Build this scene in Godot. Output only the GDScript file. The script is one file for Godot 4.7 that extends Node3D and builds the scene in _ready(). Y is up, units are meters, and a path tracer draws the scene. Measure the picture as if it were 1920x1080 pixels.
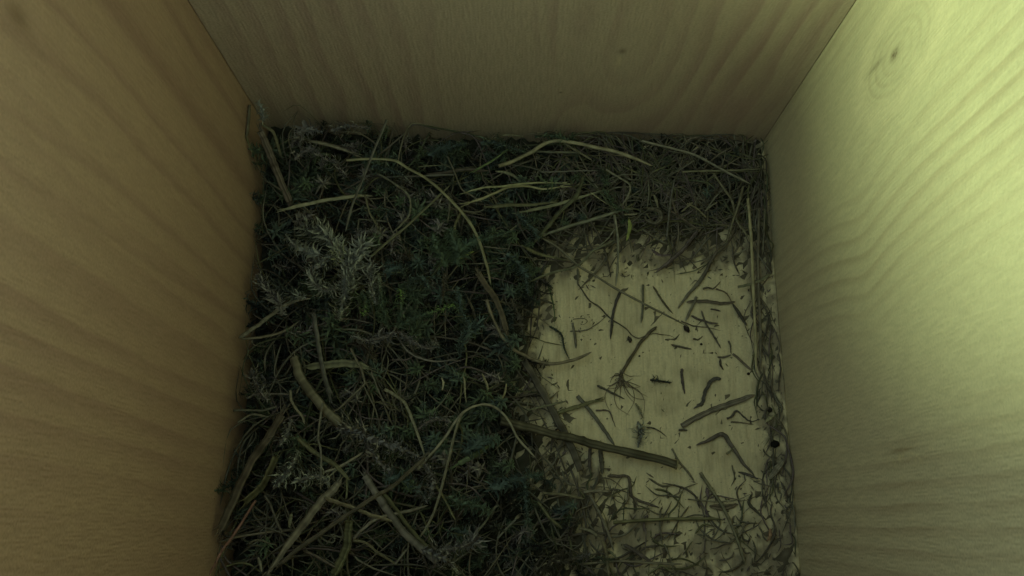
extends Node3D
# The inside of a wooden nest box seen from its opened top: moss, straws and bits of stems on a bare board floor.
# Lengths in the builders below are millimetres; MM turns them into metres. x to the right, y up, z towards the front board.
const MM := 0.001
const LEFT := -68.1
const RIGHT := 72.3
const BACK := -105.6
const FRONT := 16.0
const TOP := 180.0
const ADDED_LID_OPEN := 58.0

var rng := RandomNumberGenerator.new()
var names := {}
var fine := FastNoiseLite.new()
var broad := FastNoiseLite.new()
var plant: StandardMaterial3D
var shiny: StandardMaterial3D

const TONES := {
	"pale": Color(.28, .27, .19), "straw": Color(.195, .19, .145), "tan": Color(.175, .16, .13), "olive": Color(.135, .137, .088),
	"grey": Color(.145, .14, .125), "brown": Color(.165, .145, .125), "dark": Color(.115, .103, .098), "red": Color(.22, .12, .095),
	"green": Color(.12, .165, .09), "bright": Color(.26, .31, .13), "fresh": Color(.34, .54, .16), "purple": Color(.145, .12, .135), "pink": Color(.28, .19, .155),
	"mossy": Color(.10, .11, .08), "hollow": Color(.155, .145, .105),
	"mgrey": Color(.29, .305, .315), "mpale": Color(.37, .39, .33), "myellow": Color(.36, .39, .18), "mdark": Color(.068, .077, .08),
	"mgreen": Color(.12, .165, .13), "mteal": Color(.11, .15, .152), "mbrown": Color(.135, .125, .112), "mfelt": Color(.235, .23, .25),
}

func numbered(called: String) -> String:
	var n: int = names.get(called, 0)
	names[called] = n + 1
	return called if n == 0 else "%s_%03d" % [called, n]

func add_mesh(called: String, mesh: Mesh, mat: Material, parent: Node = null) -> MeshInstance3D:
	var o := MeshInstance3D.new()
	o.mesh = mesh
	o.material_override = mat
	o.cast_shadow = GeometryInstance3D.SHADOW_CASTING_SETTING_ON
	if parent == null:
		o.name = numbered(called)
		add_child(o, true)
	else:
		o.name = called
		parent.add_child(o, true)
	return o

func tag(o: Node, label: String, category: String, group := "") -> void:
	o.set_meta("label", label)
	o.set_meta("category", category)
	if group != "":
		o.set_meta("group", group)

# ---------- shapes
func spline(pts: Array, per: int) -> PackedVector3Array:
	var out := PackedVector3Array()
	var n := pts.size()
	for i in n - 1:
		var p1: Vector3 = pts[i]
		var p2: Vector3 = pts[i + 1]
		var p0: Vector3 = pts[i - 1] if i > 0 else p1 * 2.0 - p2
		var p3: Vector3 = pts[i + 2] if i + 2 < n else p2 * 2.0 - p1
		for k in per:
			out.append(p1.cubic_interpolate(p2, p0, p3, float(k) / per))
	out.append(pts[n - 1])
	return out

func mesh_of(v: PackedVector3Array, c: PackedColorArray, ix: PackedInt32Array, smooth := true) -> ArrayMesh:
	var st := SurfaceTool.new()
	st.begin(Mesh.PRIMITIVE_TRIANGLES)
	st.set_smooth_group(0 if smooth else -1)
	for i in v.size():
		st.set_color(c[i])
		st.add_vertex(v[i])
	for i in ix:
		st.add_index(i)
	st.generate_normals()
	return st.commit()

# A stem or blade: rings round a curve. w is its width in mm, flat 0 for a round stem to 1 for a thin leaf.
func stem_arrays(path: PackedVector3Array, w: float, flat: float, tone: Color, taper: Vector2, sides: int, v: PackedVector3Array, c: PackedColorArray, ix: PackedInt32Array, wobble := 0.0) -> void:
	var n := path.size()
	var base := v.size()
	var thick := w * lerpf(1.0, 0.16, flat)
	var stripe := []
	for s in sides:
		stripe.append(rng.randf_range(0.4, 1.4) if sides > 10 else rng.randf_range(0.6, 1.3))
	var off := rng.randf() * 1000.0
	var turn := rng.randf_range(-0.35, 0.35) * flat
	var twist := rng.randf_range(-0.5, 0.5)
	var joint := rng.randf_range(0.3, 0.7) if sides > 10 else 9.0
	for i in n:
		var t := float(i) / (n - 1)
		var d := (path[mini(i + 1, n - 1)] - path[maxi(i - 1, 0)]).normalized()
		var side := d.cross(Vector3.UP)
		side = side.normalized() if side.length() > 0.05 else Vector3.RIGHT
		var up := side.cross(d).normalized()
		var a0 := turn + twist * t
		var r := 1.0
		if taper.x > 0.0:
			r *= minf(1.0, 0.18 + 0.82 * sqrt(clampf(t / taper.x, 0.0, 1.0)))
		if taper.y > 0.0:
			r *= minf(1.0, 0.16 + 0.84 * sqrt(clampf((1.0 - t) / taper.y, 0.0, 1.0)))
		r *= 1.0 + (0.035 if sides > 10 else 0.08) * fine.get_noise_2d(off + t * 160.0, 3.0) + wobble * broad.get_noise_2d(off + t * 300.0, 50.0)
		var shade := 1.0 + 0.4 * fine.get_noise_2d(off + t * 260.0, 90.0)
		var swell := exp(-pow((t - joint) / 0.018, 2.0))
		r *= 1.0 + 0.22 * swell
		shade *= 1.0 - 0.45 * swell
		var sway := wobble * w * 0.7 * Vector3(fine.get_noise_2d(off + t * 120.0, 7.0), 0, fine.get_noise_2d(off + t * 120.0, 27.0))
		for s in sides:
			var a := TAU * s / sides + a0
			var groove := 1.0 - (0.10 if s % 2 == 1 else 0.0)
			var x := cos(a) * w * 0.5 * r * groove
			var y := sin(a) * thick * 0.5 * r * groove
			var fold := flat * 0.22 * w * r * absf(cos(a))
			v.append(path[i] + sway + side * x + up * (y + fold))
			var k: float = shade * float(stripe[s])
			c.append(Color(tone.r * k, tone.g * k, tone.b * k))
	for i in n - 1:
		for s in sides:
			var p := base + i * sides + s
			var q := base + i * sides + (s + 1) % sides
			ix.append_array([p, q, p + sides, q, q + sides, p + sides])
	for e in 2:
		var at := 0 if e == 0 else n - 1
		var m := v.size()
		v.append(path[at])
		c.append(Color(tone.r * 0.5, tone.g * 0.5, tone.b * 0.5))
		for s in sides:
			var p := base + at * sides + s
			var q := base + at * sides + (s + 1) % sides
			ix.append_array([m, q, p] if e == 0 else [m, p, q])

# One plant stem lying in the box, as a thing of its own. Points in mm.
func stem(called: String, label: String, category: String, group: String, tone: String, w: float, flat: float, pts: Array) -> MeshInstance3D:
	var at: Vector3 = pts[0]
	var rel := []
	for p in pts:
		rel.append((p - at) * MM)
	var path := spline(rel, 7)
	# kinks where the dry stem has been bent
	if path.size() > 12 and w < 1.2:
		for e in 1:
			var m := rng.randi_range(3, path.size() - 4)
			var q := Vector3(rng.randf_range(-.3, .3), rng.randf_range(-.1, .3), rng.randf_range(-.3, .3)) * MM
			for i in path.size():
				path[i] += q * maxf(0.0, 1.0 - absf(i - m) / 8.0)
	var v := PackedVector3Array()
	var c := PackedColorArray()
	var ix := PackedInt32Array()
	var taper := Vector2.ZERO
	var wobble := 0.12
	match called:
		"grass_strip": taper = Vector2(0.12, 0.35)
		"leaf_fragment": taper = Vector2(0.35, 0.5)
		"rootlet":
			taper = Vector2(0.0, 0.7)
			wobble = 0.25
		"twig":
			taper = Vector2(0.06, 0.25)
			wobble = 0.16
		"grass_straw": taper = Vector2(0.0, 0.12)
	var tint: Color = TONES[tone]
	var j := rng.randf_range(0.88, 1.12)
	tint = Color(tint.r * j * rng.randf_range(0.95, 1.06), tint.g * j, tint.b * j * rng.randf_range(0.9, 1.12))
	stem_arrays(path, w * MM, flat, tint, taper, 16 if w > 1.2 else 8, v, c, ix, wobble)
	# torn fibres at the end of the coarser stems
	if (called == "thick_stalk" or called == "grass_strip") and tone != "hollow":
		for e in 2:
			for k in 4:
				var o: Vector3 = path[0] if e == 0 else path[path.size() - 1]
				var d: Vector3 = (path[0] - path[2]).normalized() if e == 0 else (path[path.size() - 1] - path[path.size() - 3]).normalized()
				var q := Vector3(rng.randf_range(-1, 1), rng.randf_range(-0.3, 0.8), rng.randf_range(-1, 1)) * w * 0.42 * MM
				var l := rng.randf_range(0.8, 2.4) * MM
				stem_arrays(spline([o + q * 0.7 - d * 0.6 * MM, o + q + d * l * 0.5, o + q * 1.5 + d * l], 2), 0.28 * MM, 0.3, tint, Vector2(0, 0.8), 4, v, c, ix)
	var mat := shiny if called == "grass_straw" or called == "grass_strip" else plant
	var o := add_mesh(called, mesh_of(v, c, ix), mat)
	o.position = at * MM
	tag(o, label, category, group)
	return o

# A moss shoot: a curved stem set all round with thin recurved leaves. Lengths in metres.
func moss_arrays(path: PackedVector3Array, leaf: float, gap: float, tone: Color, tip: Color, v: PackedVector3Array, c: PackedColorArray, ix: PackedInt32Array) -> void:
	stem_arrays(path, 0.00055, 0.0, Color(tone.r * 0.7, tone.g * 0.6, tone.b * 0.55), Vector2(0, 0.3), 4, v, c, ix)
	var total := 0.0
	for i in path.size() - 1:
		total += path[i].distance_to(path[i + 1])
	var count := int(total / gap)
	var ang := rng.randf() * TAU
	for k in count:
		var t := (k + rng.randf()) / count
		var f := t * (path.size() - 1)
		var i := mini(int(f), path.size() - 2)
		var p := path[i].lerp(path[i + 1], f - i)
		var d := (path[i + 1] - path[i]).normalized()
		ang += 2.4 + rng.randf_range(-0.5, 0.5)
		var s := d.cross(Vector3(0.31, 0.9, 0.2)).normalized()
		var u := d.cross(s)
		var out := s * cos(ang) + u * sin(ang)
		var l := leaf * rng.randf_range(0.5, 1.3) * (1.0 - 0.5 * t * t)
		var b := rng.randf_range(0.5, 1.1)
		var hw := l * rng.randf_range(0.08, 0.15)
		var across := d.cross(out).normalized() * hw
		var p1 := p + (out * 0.62 + d * 0.55) * l * 0.5
		var p2 := p + (out * (0.62 + 0.38 * b) + d * (0.75 - 0.5 * b)) * l * 0.82
		var p3 := p + (out * (0.75 + 0.45 * b) + d * (0.75 - 0.9 * b)) * l + Vector3(rng.randf_range(-.1, .1), rng.randf_range(-.1, .1), rng.randf_range(-.1, .1)) * l
		var kk := rng.randf_range(0.65, 1.3)
		var e := clampf((t - 0.55) / 0.45, 0.0, 1.0)
		var col := tone.lerp(tip, e)
		col = Color(col.r * kk, col.g * kk, col.b * kk)
		var end := Color(col.r * 1.2, col.g * 1.2, col.b * 1.1)
		var m := v.size()
		v.append_array([p - across * 0.6, p + across * 0.6, p1 - across, p1 + across, p2 - across * 0.6, p2 + across * 0.6, p3])
		c.append_array([col, col, col, col, end, end, end])
		ix.append_array([m, m + 2, m + 1, m + 1, m + 2, m + 3, m + 2, m + 4, m + 3, m + 3, m + 4, m + 5, m + 4, m + 6, m + 5])

func moss(label: String, group: String, tone: String, tip: String, leaf: float, pts: Array) -> void:
	var at: Vector3 = pts[0]
	var rel := []
	for p in pts:
		rel.append((p - at) * MM)
	var v := PackedVector3Array()
	var c := PackedColorArray()
	var ix := PackedInt32Array()
	moss_arrays(spline(rel, 5), leaf * MM, 0.000085 if leaf > 1.9 else 0.00013, TONES[tone], TONES[tip], v, c, ix)
	var o := add_mesh("moss_shoot", mesh_of(v, c, ix, false), plant)
	o.position = at * MM
	tag(o, label, "moss", group)

# A seed or pellet: an uneven rounded lump.
func lump(called: String, label: String, category: String, group: String, tone: Color, at: Vector3, size: Vector3, turn: float, parent: Node = null) -> MeshInstance3D:
	var v := PackedVector3Array()
	var c := PackedColorArray()
	var ix := PackedInt32Array()
	var off := rng.randf() * 500.0
	for i in 9:
		for j in 12:
			var a := PI * i / 8.0
			var b := TAU * j / 12.0
			var q := Vector3(sin(a) * cos(b), cos(a), sin(a) * sin(b))
			var r := 1.0 + 0.35 * fine.get_noise_3d(q.x * 40 + off, q.y * 40, q.z * 40) - 0.12 * absf(q.x)
			v.append(q * size * 0.5 * r * MM)
			var k := 1.0 + 0.6 * fine.get_noise_3d(q.x * 90 + off, q.y * 90, q.z * 90)
			c.append(Color(tone.r * k, tone.g * k, tone.b * k))
	for i in 8:
		for j in 12:
			var p := i * 12 + j
			var q := i * 12 + (j + 1) % 12
			ix.append_array([p, q, p + 12, q, q + 12, p + 12])
	var o := add_mesh(called, mesh_of(v, c, ix), plant, parent)
	o.position = at * MM
	o.rotation.y = turn
	if parent == null:
		tag(o, label, category, group)
	return o

# Depth of the nest over the floor in mm, from a few measured spots.
const SPOTS := [
	Vector3(-66, 102, 24),
	Vector3(-66, 80, 15),
	Vector3(-66, 60, 12),
	Vector3(-66, 40, 17),
	Vector3(-66, 10, 20),
	Vector3(-66, -20, 21),
	Vector3(-40, 102, 14),
	Vector3(-40, 80, 13),
	Vector3(-40, 55, 18),
	Vector3(-40, 30, 19),
	Vector3(-40, 5, 21),
	Vector3(-40, -20, 21),
	Vector3(-10, 102, 7),
	Vector3(-10, 85, 11),
	Vector3(-12, 60, 15),
	Vector3(-12, 40, 13),
	Vector3(-12, 15, 14),
	Vector3(-10, -12, 14),
	Vector3(10, 103, 6),
	Vector3(12, 90, 8),
	Vector3(-2, 70, 10),
	Vector3(-4, 45, 7),
	Vector3(0, 20, 5),
	Vector3(4, 0, 5),
	Vector3(14, -14, 4),
	Vector3(30, 103, 6),
	Vector3(35, 90, 6.5),
	Vector3(60, 103, 5),
	Vector3(60, 90, 5.5),
	Vector3(70, 103, 4),
	Vector3(68, 76, 3),
	Vector3(50, 79, 4),
	Vector3(32, 80, 4.5),
	Vector3(15, 70, 2.5),
	Vector3(15, 62, 0),
	Vector3(10, 45, 0),
	Vector3(18, 35, 0),
	Vector3(30, 60, 0),
	Vector3(45, 62, 0),
	Vector3(58, 62, 0),
	Vector3(30, 40, 0),
	Vector3(45, 40, 0),
	Vector3(58, 40, 0),
	Vector3(20, 22, 0),
	Vector3(40, 22, 0),
	Vector3(58, 20, 0),
	Vector3(32, 71, 1.2),
	Vector3(48, 71, 1.2),
	Vector3(60, 69, 1.2),
	Vector3(34, 12, 0),
	Vector3(50, 8, 0),
	Vector3(40, -8, 1),
	Vector3(60, -6, 1),
	Vector3(25, -2, 2),
	Vector3(70, 50, 1.2),
	Vector3(70, 20, 1.2),
	Vector3(70, -10, 2),
	Vector3(9, 30, 1),
	Vector3(14, 14, 2),
]
var depths := PackedFloat32Array()
const COLS := 144
const ROWS := 126

func measure_pile() -> void:
	for j in ROWS:
		for i in COLS:
			var x := LEFT + i
			var n := -BACK - j
			var sw := 0.0
			var sh := 0.0
			for s: Vector3 in SPOTS:
				var d2 := (x - s.x) * (x - s.x) + (n - s.y) * (n - s.y) + 30.0
				var w := 1.0 / (d2 * d2)
				sw += w
				sh += w * s.z
			depths.append(maxf(0.0, sh / sw - 0.35))

func pile(x: float, z: float) -> float:
	var fx := clampf(x - LEFT, 0.0, COLS - 1.01)
	var fz := clampf(z - BACK, 0.0, ROWS - 1.01)
	var p := int(fz) * COLS + int(fx)
	var a := fx - floorf(fx)
	return lerpf(lerpf(depths[p], depths[p + 1], a), lerpf(depths[p + COLS], depths[p + COLS + 1], a), fz - floorf(fz))

# ---------- wood
# grain(u, h): ring number at u mm across and h mm up the board; early and late wood alternate with it.
func ring_at(style: int, u: float, h: float) -> float:
	var w := u + 1.1 * broad.get_noise_2d(u * 1.2, h * 0.22 + style * 300.0) + 0.4 * fine.get_noise_2d(u * 1.1, h * 0.35)
	match style:
		0: # left board: even bands, wide towards the front
			w = w - (h - 60.0) * 0.03
			w += 4.0 * broad.get_noise_2d(u * 1.1, 640.0)
			return w / 6.2
		1: # back board: nested arches hanging round the small knot
			var du := u - 27.0
			var dv := (h - 48.0) * (0.36 if h < 48.0 else 0.10)
			var r := sqrt(du * du + dv * dv + 3.0)
			w = lerpf(r, u - 20.0, smoothstep(-4.0, -34.0, du)) if du < 0.0 else r
			w += 2.2 * broad.get_noise_2d(u * 1.5, h * 0.5 + 777.0)
			return w / 6.3 + 20.0
		2: # right board: wavy grain flowing round a knot high up
			# the grain bends in a kink at mid height, and wraps the knot
			var kh := h - 57.0 + 5.0 * broad.get_noise_2d(u * 2.0, 50.0)
			w += 5.0 * exp(-(sqrt(kh * kh + 25.0) - 5.0) / 17.0) * smoothstep(10.0, 30.0, u) * (1.0 - smoothstep(62.0, 80.0, u))
			var kx := u - 85.0
			var ky := (h - 82.0) * 0.50
			var r := sqrt(kx * kx + ky * ky)
			w += 5.0 * exp(-r * r / 90.0) * clampf(kx / 3.0, -1.0, 1.0)
			return lerpf(r / 1.7 + 12.0, w / 3.9, smoothstep(6.5, 10.5, r))
		_: # floor board: fine close grain
			return (u + 1.2 * broad.get_noise_2d(u * 2.0, h * 0.5)) / 3.1

func wood(style: int, u0: float, h0: float, wide: float, high: float, early: Color, late: Color, strength: float) -> StandardMaterial3D:
	var px := 3.2
	var iw := int(wide * px)
	var ih := int(high * px)
	var img := Image.create(iw, ih, true, Image.FORMAT_RGB8)
	var bump := Image.create(iw, ih, false, Image.FORMAT_RGB8)
	for j in ih:
		var h := h0 + high - j / px
		for i in iw:
			var u := u0 + i / px
			var t := ring_at(style, u, h)
			var id := floorf(t)
			var f := t - id
			var lw := smoothstep(0.15, 0.86, f) * (1.0 - smoothstep(0.88, 1.0, f))
			if style == 2:
				lw = smoothstep(0.35, 0.88, f) * (1.0 - smoothstep(0.91, 1.0, f))
			lw *= strength * (0.55 + 0.45 * sin(id * 12.9898 + style * 4.1))* (0.8 + 0.5 * broad.get_noise_2d(u * 0.9 + 900.0, h * 0.7))
			var fib := fine.get_noise_2d(u * 26.0, h * 2.2)
			var spk := fine.get_noise_2d(u * 34.0 + 400.0, h * 34.0)
			var blot := broad.get_noise_2d(u * 0.8 + 60.0 * style, h * 0.6 - 200.0)
			var col := early.lerp(late, clampf(lw + 0.10 * fib + 0.16 * blot, 0.0, 1.0))
			var k := 1.0 + 0.10 * fib + 0.13 * spk
			if style == 2:
				var q := Vector2(u - 85.2, (h - 81.0) * 0.55)
				var dark := exp(-q.length_squared() / 0.9)
				var q2 := Vector2(u - 87.4 + (h - 72.0) * 0.05, (h - 73.0) * 0.16)
				dark = maxf(dark, 0.6 * exp(-q2.length_squared() / 0.35))
				col = col.lerp(Color(.13, .085, .06), clampf(dark * (0.75 + 0.5 * spk), 0.0, 0.85))
				var q3 := Vector2(u - 11.6 - 0.8 * sin(h * 0.6), (h - 66.0) * 0.10)
				var gum := exp(-q3.length_squared() / 0.7) * smoothstep(-0.25, 0.35, fine.get_noise_2d(u * 9.0, h * 9.0))
				col = col.lerp(Color(.70, .60, .40), gum * 0.7)
				var q4 := Vector2(u - 12.9, (h - 64.0) * 0.09)
				col = col.lerp(Color(.24, .14, .075), 0.55 * exp(-q4.length_squared() / 0.25))
				var halo := Vector2(u - 85.0, (h - 82.0) * 0.5).length()
				col = col.lerp(Color(.70, .61, .46), 0.7 * smoothstep(12.5, 9.0, halo) * smoothstep(5.5, 9.0, halo))
			elif style == 1:
				var q := Vector2(u - 25.3, (h - 48.4) * 0.8)
				col = col.lerp(Color(.10, .07, .05), 0.8 * exp(-q.length_squared() / 0.7) * (0.7 + 0.6 * spk))
				q = Vector2(u - 25.2, (h - 44.0) * 0.35)
				col = col.lerp(Color(.66, .56, .40), 0.5 * exp(-q.length_squared() / 0.6))
				q = Vector2(u - 12.2, h - 28.8)
				col = col.lerp(Color(.06, .05, .04), 0.8 * exp(-q.length_squared() / 0.16))
				q = Vector2(u - 58.0, (h - 20.0) * 0.7)
				col = col.lerp(Color(.40, .26, .25), 0.45 * exp(-q.length_squared() / 60.0))
			elif style == 0:
				var q := Vector2(u - 67.0, (h - 121.5) * 0.6)
				col = col.lerp(Color(.15, .09, .06), 0.5 * exp(-q.length_squared() / 3.0))
				var bent := u - 1.6 * broad.get_noise_2d(u * 0.4, h * 0.2 + 90.0) * 3.0
				for bd: Vector3 in [Vector3(83.0, 3.2, 0.55), Vector3(73.5, 1.2, 0.40), Vector3(66.0, 1.5, 0.38), Vector3(96.0, 1.6, 0.35), Vector3(57.0, 1.0, 0.3), Vector3(49.5, 1.3, 0.3)]:
					var bq := (bent - bd.x) / bd.y
					col = col.lerp(Color(.33, .205, .185), bd.z * (exp(-bq * bq) if bq > 0.0 else exp(-bq * bq * 4.0)))
			elif style == 3:
				var dirt := smoothstep(0.25, 0.6, broad.get_noise_2d(u * 3.0, h * 3.0 + 50.0) + 0.35 * spk)
				col = col.lerp(Color(.22, .18, .13), dirt * 0.30)
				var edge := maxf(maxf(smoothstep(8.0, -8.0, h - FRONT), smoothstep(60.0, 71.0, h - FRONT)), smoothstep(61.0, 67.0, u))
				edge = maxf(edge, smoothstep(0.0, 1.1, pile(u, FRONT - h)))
				var edge_dark := smoothstep(-0.45, 0.45, broad.get_noise_2d(u * 4.0 + 300.0, h * 4.0) + 0.5 * fine.get_noise_2d(u * 5.0, h * 5.0) + 0.5 * (edge - 0.6))
				col = col.lerp(Color(.20, .17, .145), 0.78 * edge_dark * edge)  # mottled darker towards front, back and right edges and the nest
				var nick := smoothstep(0.42, 0.6, fine.get_noise_2d(u * 14.0 + 77.0, h * 1.6))
				col = col.lerp(Color(.20, .16, .11), nick * 0.2)
			col = Color(col.r * k, col.g * k, col.b * k).linear_to_srgb()
			img.set_pixel(i, j, col)
			var b := 0.5 + 0.22 * fib + 0.12 * spk - 0.12 * lw
			bump.set_pixel(i, j, Color(b, b, b))
	img.generate_mipmaps()
	bump.bump_map_to_normal_map(1.4)
	var m := StandardMaterial3D.new()
	m.albedo_texture = ImageTexture.create_from_image(img)
	m.normal_enabled = true
	m.normal_scale = 0.6
	m.normal_texture = ImageTexture.create_from_image(bump)
	m.roughness = 0.82
	m.metallic_specular = 0.25
	return m

# A sawn board between two corners (mm), its arrises rounded over by 0.6 mm; across names the axis of its thickness.
func board(called: String, lo: Vector3, hi: Vector3, across: int, mat: Material, parent: Node, label: String) -> MeshInstance3D:
	var st := SurfaceTool.new()
	st.begin(Mesh.PRIMITIVE_TRIANGLES)
	var mid := (lo + hi) * 0.5
	var half := (hi - lo) * 0.5
	var r := 0.4
	for axis in 3:
		for sgn in [-1.0, 1.0]:
			var a := (axis + 1) % 3
			var b := (axis + 2) % 3
			var q := []
			for k in [[-1, -1], [1, -1], [1, 1], [-1, 1]]:
				var p := Vector3.ZERO
				p[axis] = half[axis] * sgn
				p[a] = (half[a] - r) * k[0]
				p[b] = (half[b] - r) * k[1]
				q.append(p)
			face(st, q, mid, lo, hi, across)
			# chamfers along the edges towards the next axis
			for s2 in [-1.0, 1.0]:
				var e := []
				for k in [[0, -1], [0, 1], [1, 1], [1, -1]]:
					var p := Vector3.ZERO
					p[axis] = (half[axis] - (r if k[0] == 1 else 0.0)) * sgn
					p[a] = (half[a] - (r if k[0] == 0 else 0.0)) * s2
					p[b] = (half[b] - r) * k[1]
					e.append(p)
				face(st, e, mid, lo, hi, across)
	st.generate_normals()
	st.generate_tangents()
	var o := add_mesh(called, st.commit(), mat, parent)
	o.position = mid * MM
	if label != "":
		o.set_meta("label", label)
	return o

func face(st: SurfaceTool, q: Array, mid: Vector3, lo: Vector3, hi: Vector3, across: int) -> void:
	var n: Vector3 = (q[1] - q[0]).cross(q[2] - q[0])
	var c: Vector3 = (q[0] + q[1] + q[2] + q[3]) * 0.25
	var order := [0, 1, 2, 0, 2, 3] if n.dot(c) < 0.0 else [0, 2, 1, 0, 3, 2]
	for i in order:
		var p: Vector3 = q[i] + mid
		var uv := Vector2.ZERO
		match across:
			0: uv = Vector2((hi.z - p.z) / (hi.z - lo.z), (hi.y - p.y) / (hi.y - lo.y))
			1: uv = Vector2((p.x - lo.x) / (hi.x - lo.x), (p.z - lo.z) / (hi.z - lo.z))
			2: uv = Vector2((p.x - lo.x) / (hi.x - lo.x), (hi.y - p.y) / (hi.y - lo.y))
		st.set_uv(uv)
		st.set_smooth_group(-1)
		st.add_vertex(q[i] * MM)

# ---------- the loose masses nobody could count
func moss_bed() -> void:
	var st := SurfaceTool.new()
	st.begin(Mesh.PRIMITIVE_TRIANGLES)
	# the packed dark bottom of the bed, a few mm under its tips
	var v := PackedVector3Array()
	var c := PackedColorArray()
	var ix := PackedInt32Array()
	var step := 1.25
	var nx := int((RIGHT - LEFT - 1.0) / step)
	var nz := int((FRONT - BACK - 1.0) / step)
	for j in nz + 1:
		for i in nx + 1:
			var x := LEFT + 0.5 + i * step
			var z := BACK + 0.5 + j * step
			var h := pile(x, z)
			var y := h * 0.42 - 1.0 + 1.6 * fine.get_noise_2d(x * 30.0, z * 30.0) + 2.2 * fine.get_noise_2d(x * 9.0, z * 9.0) * minf(1.0, h * 0.2)
			v.append(Vector3(x, y, z) * MM)
			var k := 1.0 + 0.5 * fine.get_noise_2d(x * 20.0, z * 20.0)
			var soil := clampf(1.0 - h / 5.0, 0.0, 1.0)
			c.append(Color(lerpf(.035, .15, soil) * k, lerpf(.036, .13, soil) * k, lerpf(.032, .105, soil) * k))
	for j in nz:
		for i in nx:
			var p := j * (nx + 1) + i
			if maxf(maxf(v[p].y, v[p + 1].y), maxf(v[p + nx + 1].y, v[p + nx + 2].y)) < 0.0:
				continue
			ix.append_array([p, p + 1, p + nx + 1, p + 1, p + nx + 2, p + nx + 1])
	st.append_from(mesh_of(v, c, ix), 0, Transform3D.IDENTITY)
	var tones := ["mdark", "mdark", "mgreen", "mteal", "mdark", "mbrown", "mteal", "mdark", "mfelt", "mgreen", "mdark", "mteal", "mgrey", "mbrown", "mdark", "mdark"]
	var kinds := []
	for k in tones.size():
		v = PackedVector3Array()
		c = PackedColorArray()
		ix = PackedInt32Array()
		var l := rng.randf_range(9.0, 17.0)
		var bend := Vector3(rng.randf_range(-4, 4), 0, rng.randf_range(-4, 4))
		var path := spline([Vector3.ZERO, Vector3(bend.x * 0.2, l * 0.4, bend.z * 0.2) * MM, Vector3(bend.x, l * 0.8, bend.z) * MM, Vector3(bend.x * 1.9, l, bend.z * 1.9) * MM], 3)
		var tn: Color = TONES[tones[k]]
		tn = Color(tn.r * 0.7, tn.g * 0.64, tn.b * 0.7)
		moss_arrays(path, rng.randf_range(1.9, 3.7) * MM, 0.0002, tn, Color(tn.r * 1.3, tn.g * 1.4, tn.b * 1.15), v, c, ix)
		kinds.append(mesh_of(v, c, ix, false))
	var made := 0
	for k in 5200:
		var x := rng.randf_range(LEFT + 3.0, RIGHT - 3.0)
		var z := rng.randf_range(BACK + 3.0, FRONT - 2.0)
		var clump := 0.74 + 0.85 * fine.get_noise_2d(x * 2.6, z * 2.6 + 300.0)
		var h := pile(x, z) * clampf(clump, 0.35, 1.05)
		if h < 2.6 or rng.randf() > clampf((h - 2.2) / 6.0, 0.0, 1.0):
			continue
		var lean := rng.randf_range(0.5, 1.45)
		var basis := Basis(Vector3.UP, rng.randf() * TAU) * Basis(Vector3.RIGHT, lean)
		var sc := rng.randf_range(0.7, 1.15) * clampf(h / 11.0, 0.55, 1.0)
		var tip := basis * Vector3(0, 14.0 * sc, 0)
		var y := maxf(0.4, rng.randf_range(0.45, 1.0) * h - maxf(tip.y, 0.0))
		if x + tip.x < LEFT + 1.5 or x + tip.x > RIGHT - 1.5 or z + tip.z < BACK + 1.5 or z + tip.z > FRONT - 1.0:
			continue
		st.append_from(kinds[rng.randi() % kinds.size()], 0, Transform3D(basis.scaled(Vector3.ONE * sc), Vector3(x, y, z) * MM))
		made += 1
	var o := add_mesh("moss_bed", st.commit(), plant)
	o.set_meta("kind", "stuff")
	tag(o, "dark tangled bed of moss filling the left and back of the box", "moss")

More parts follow.
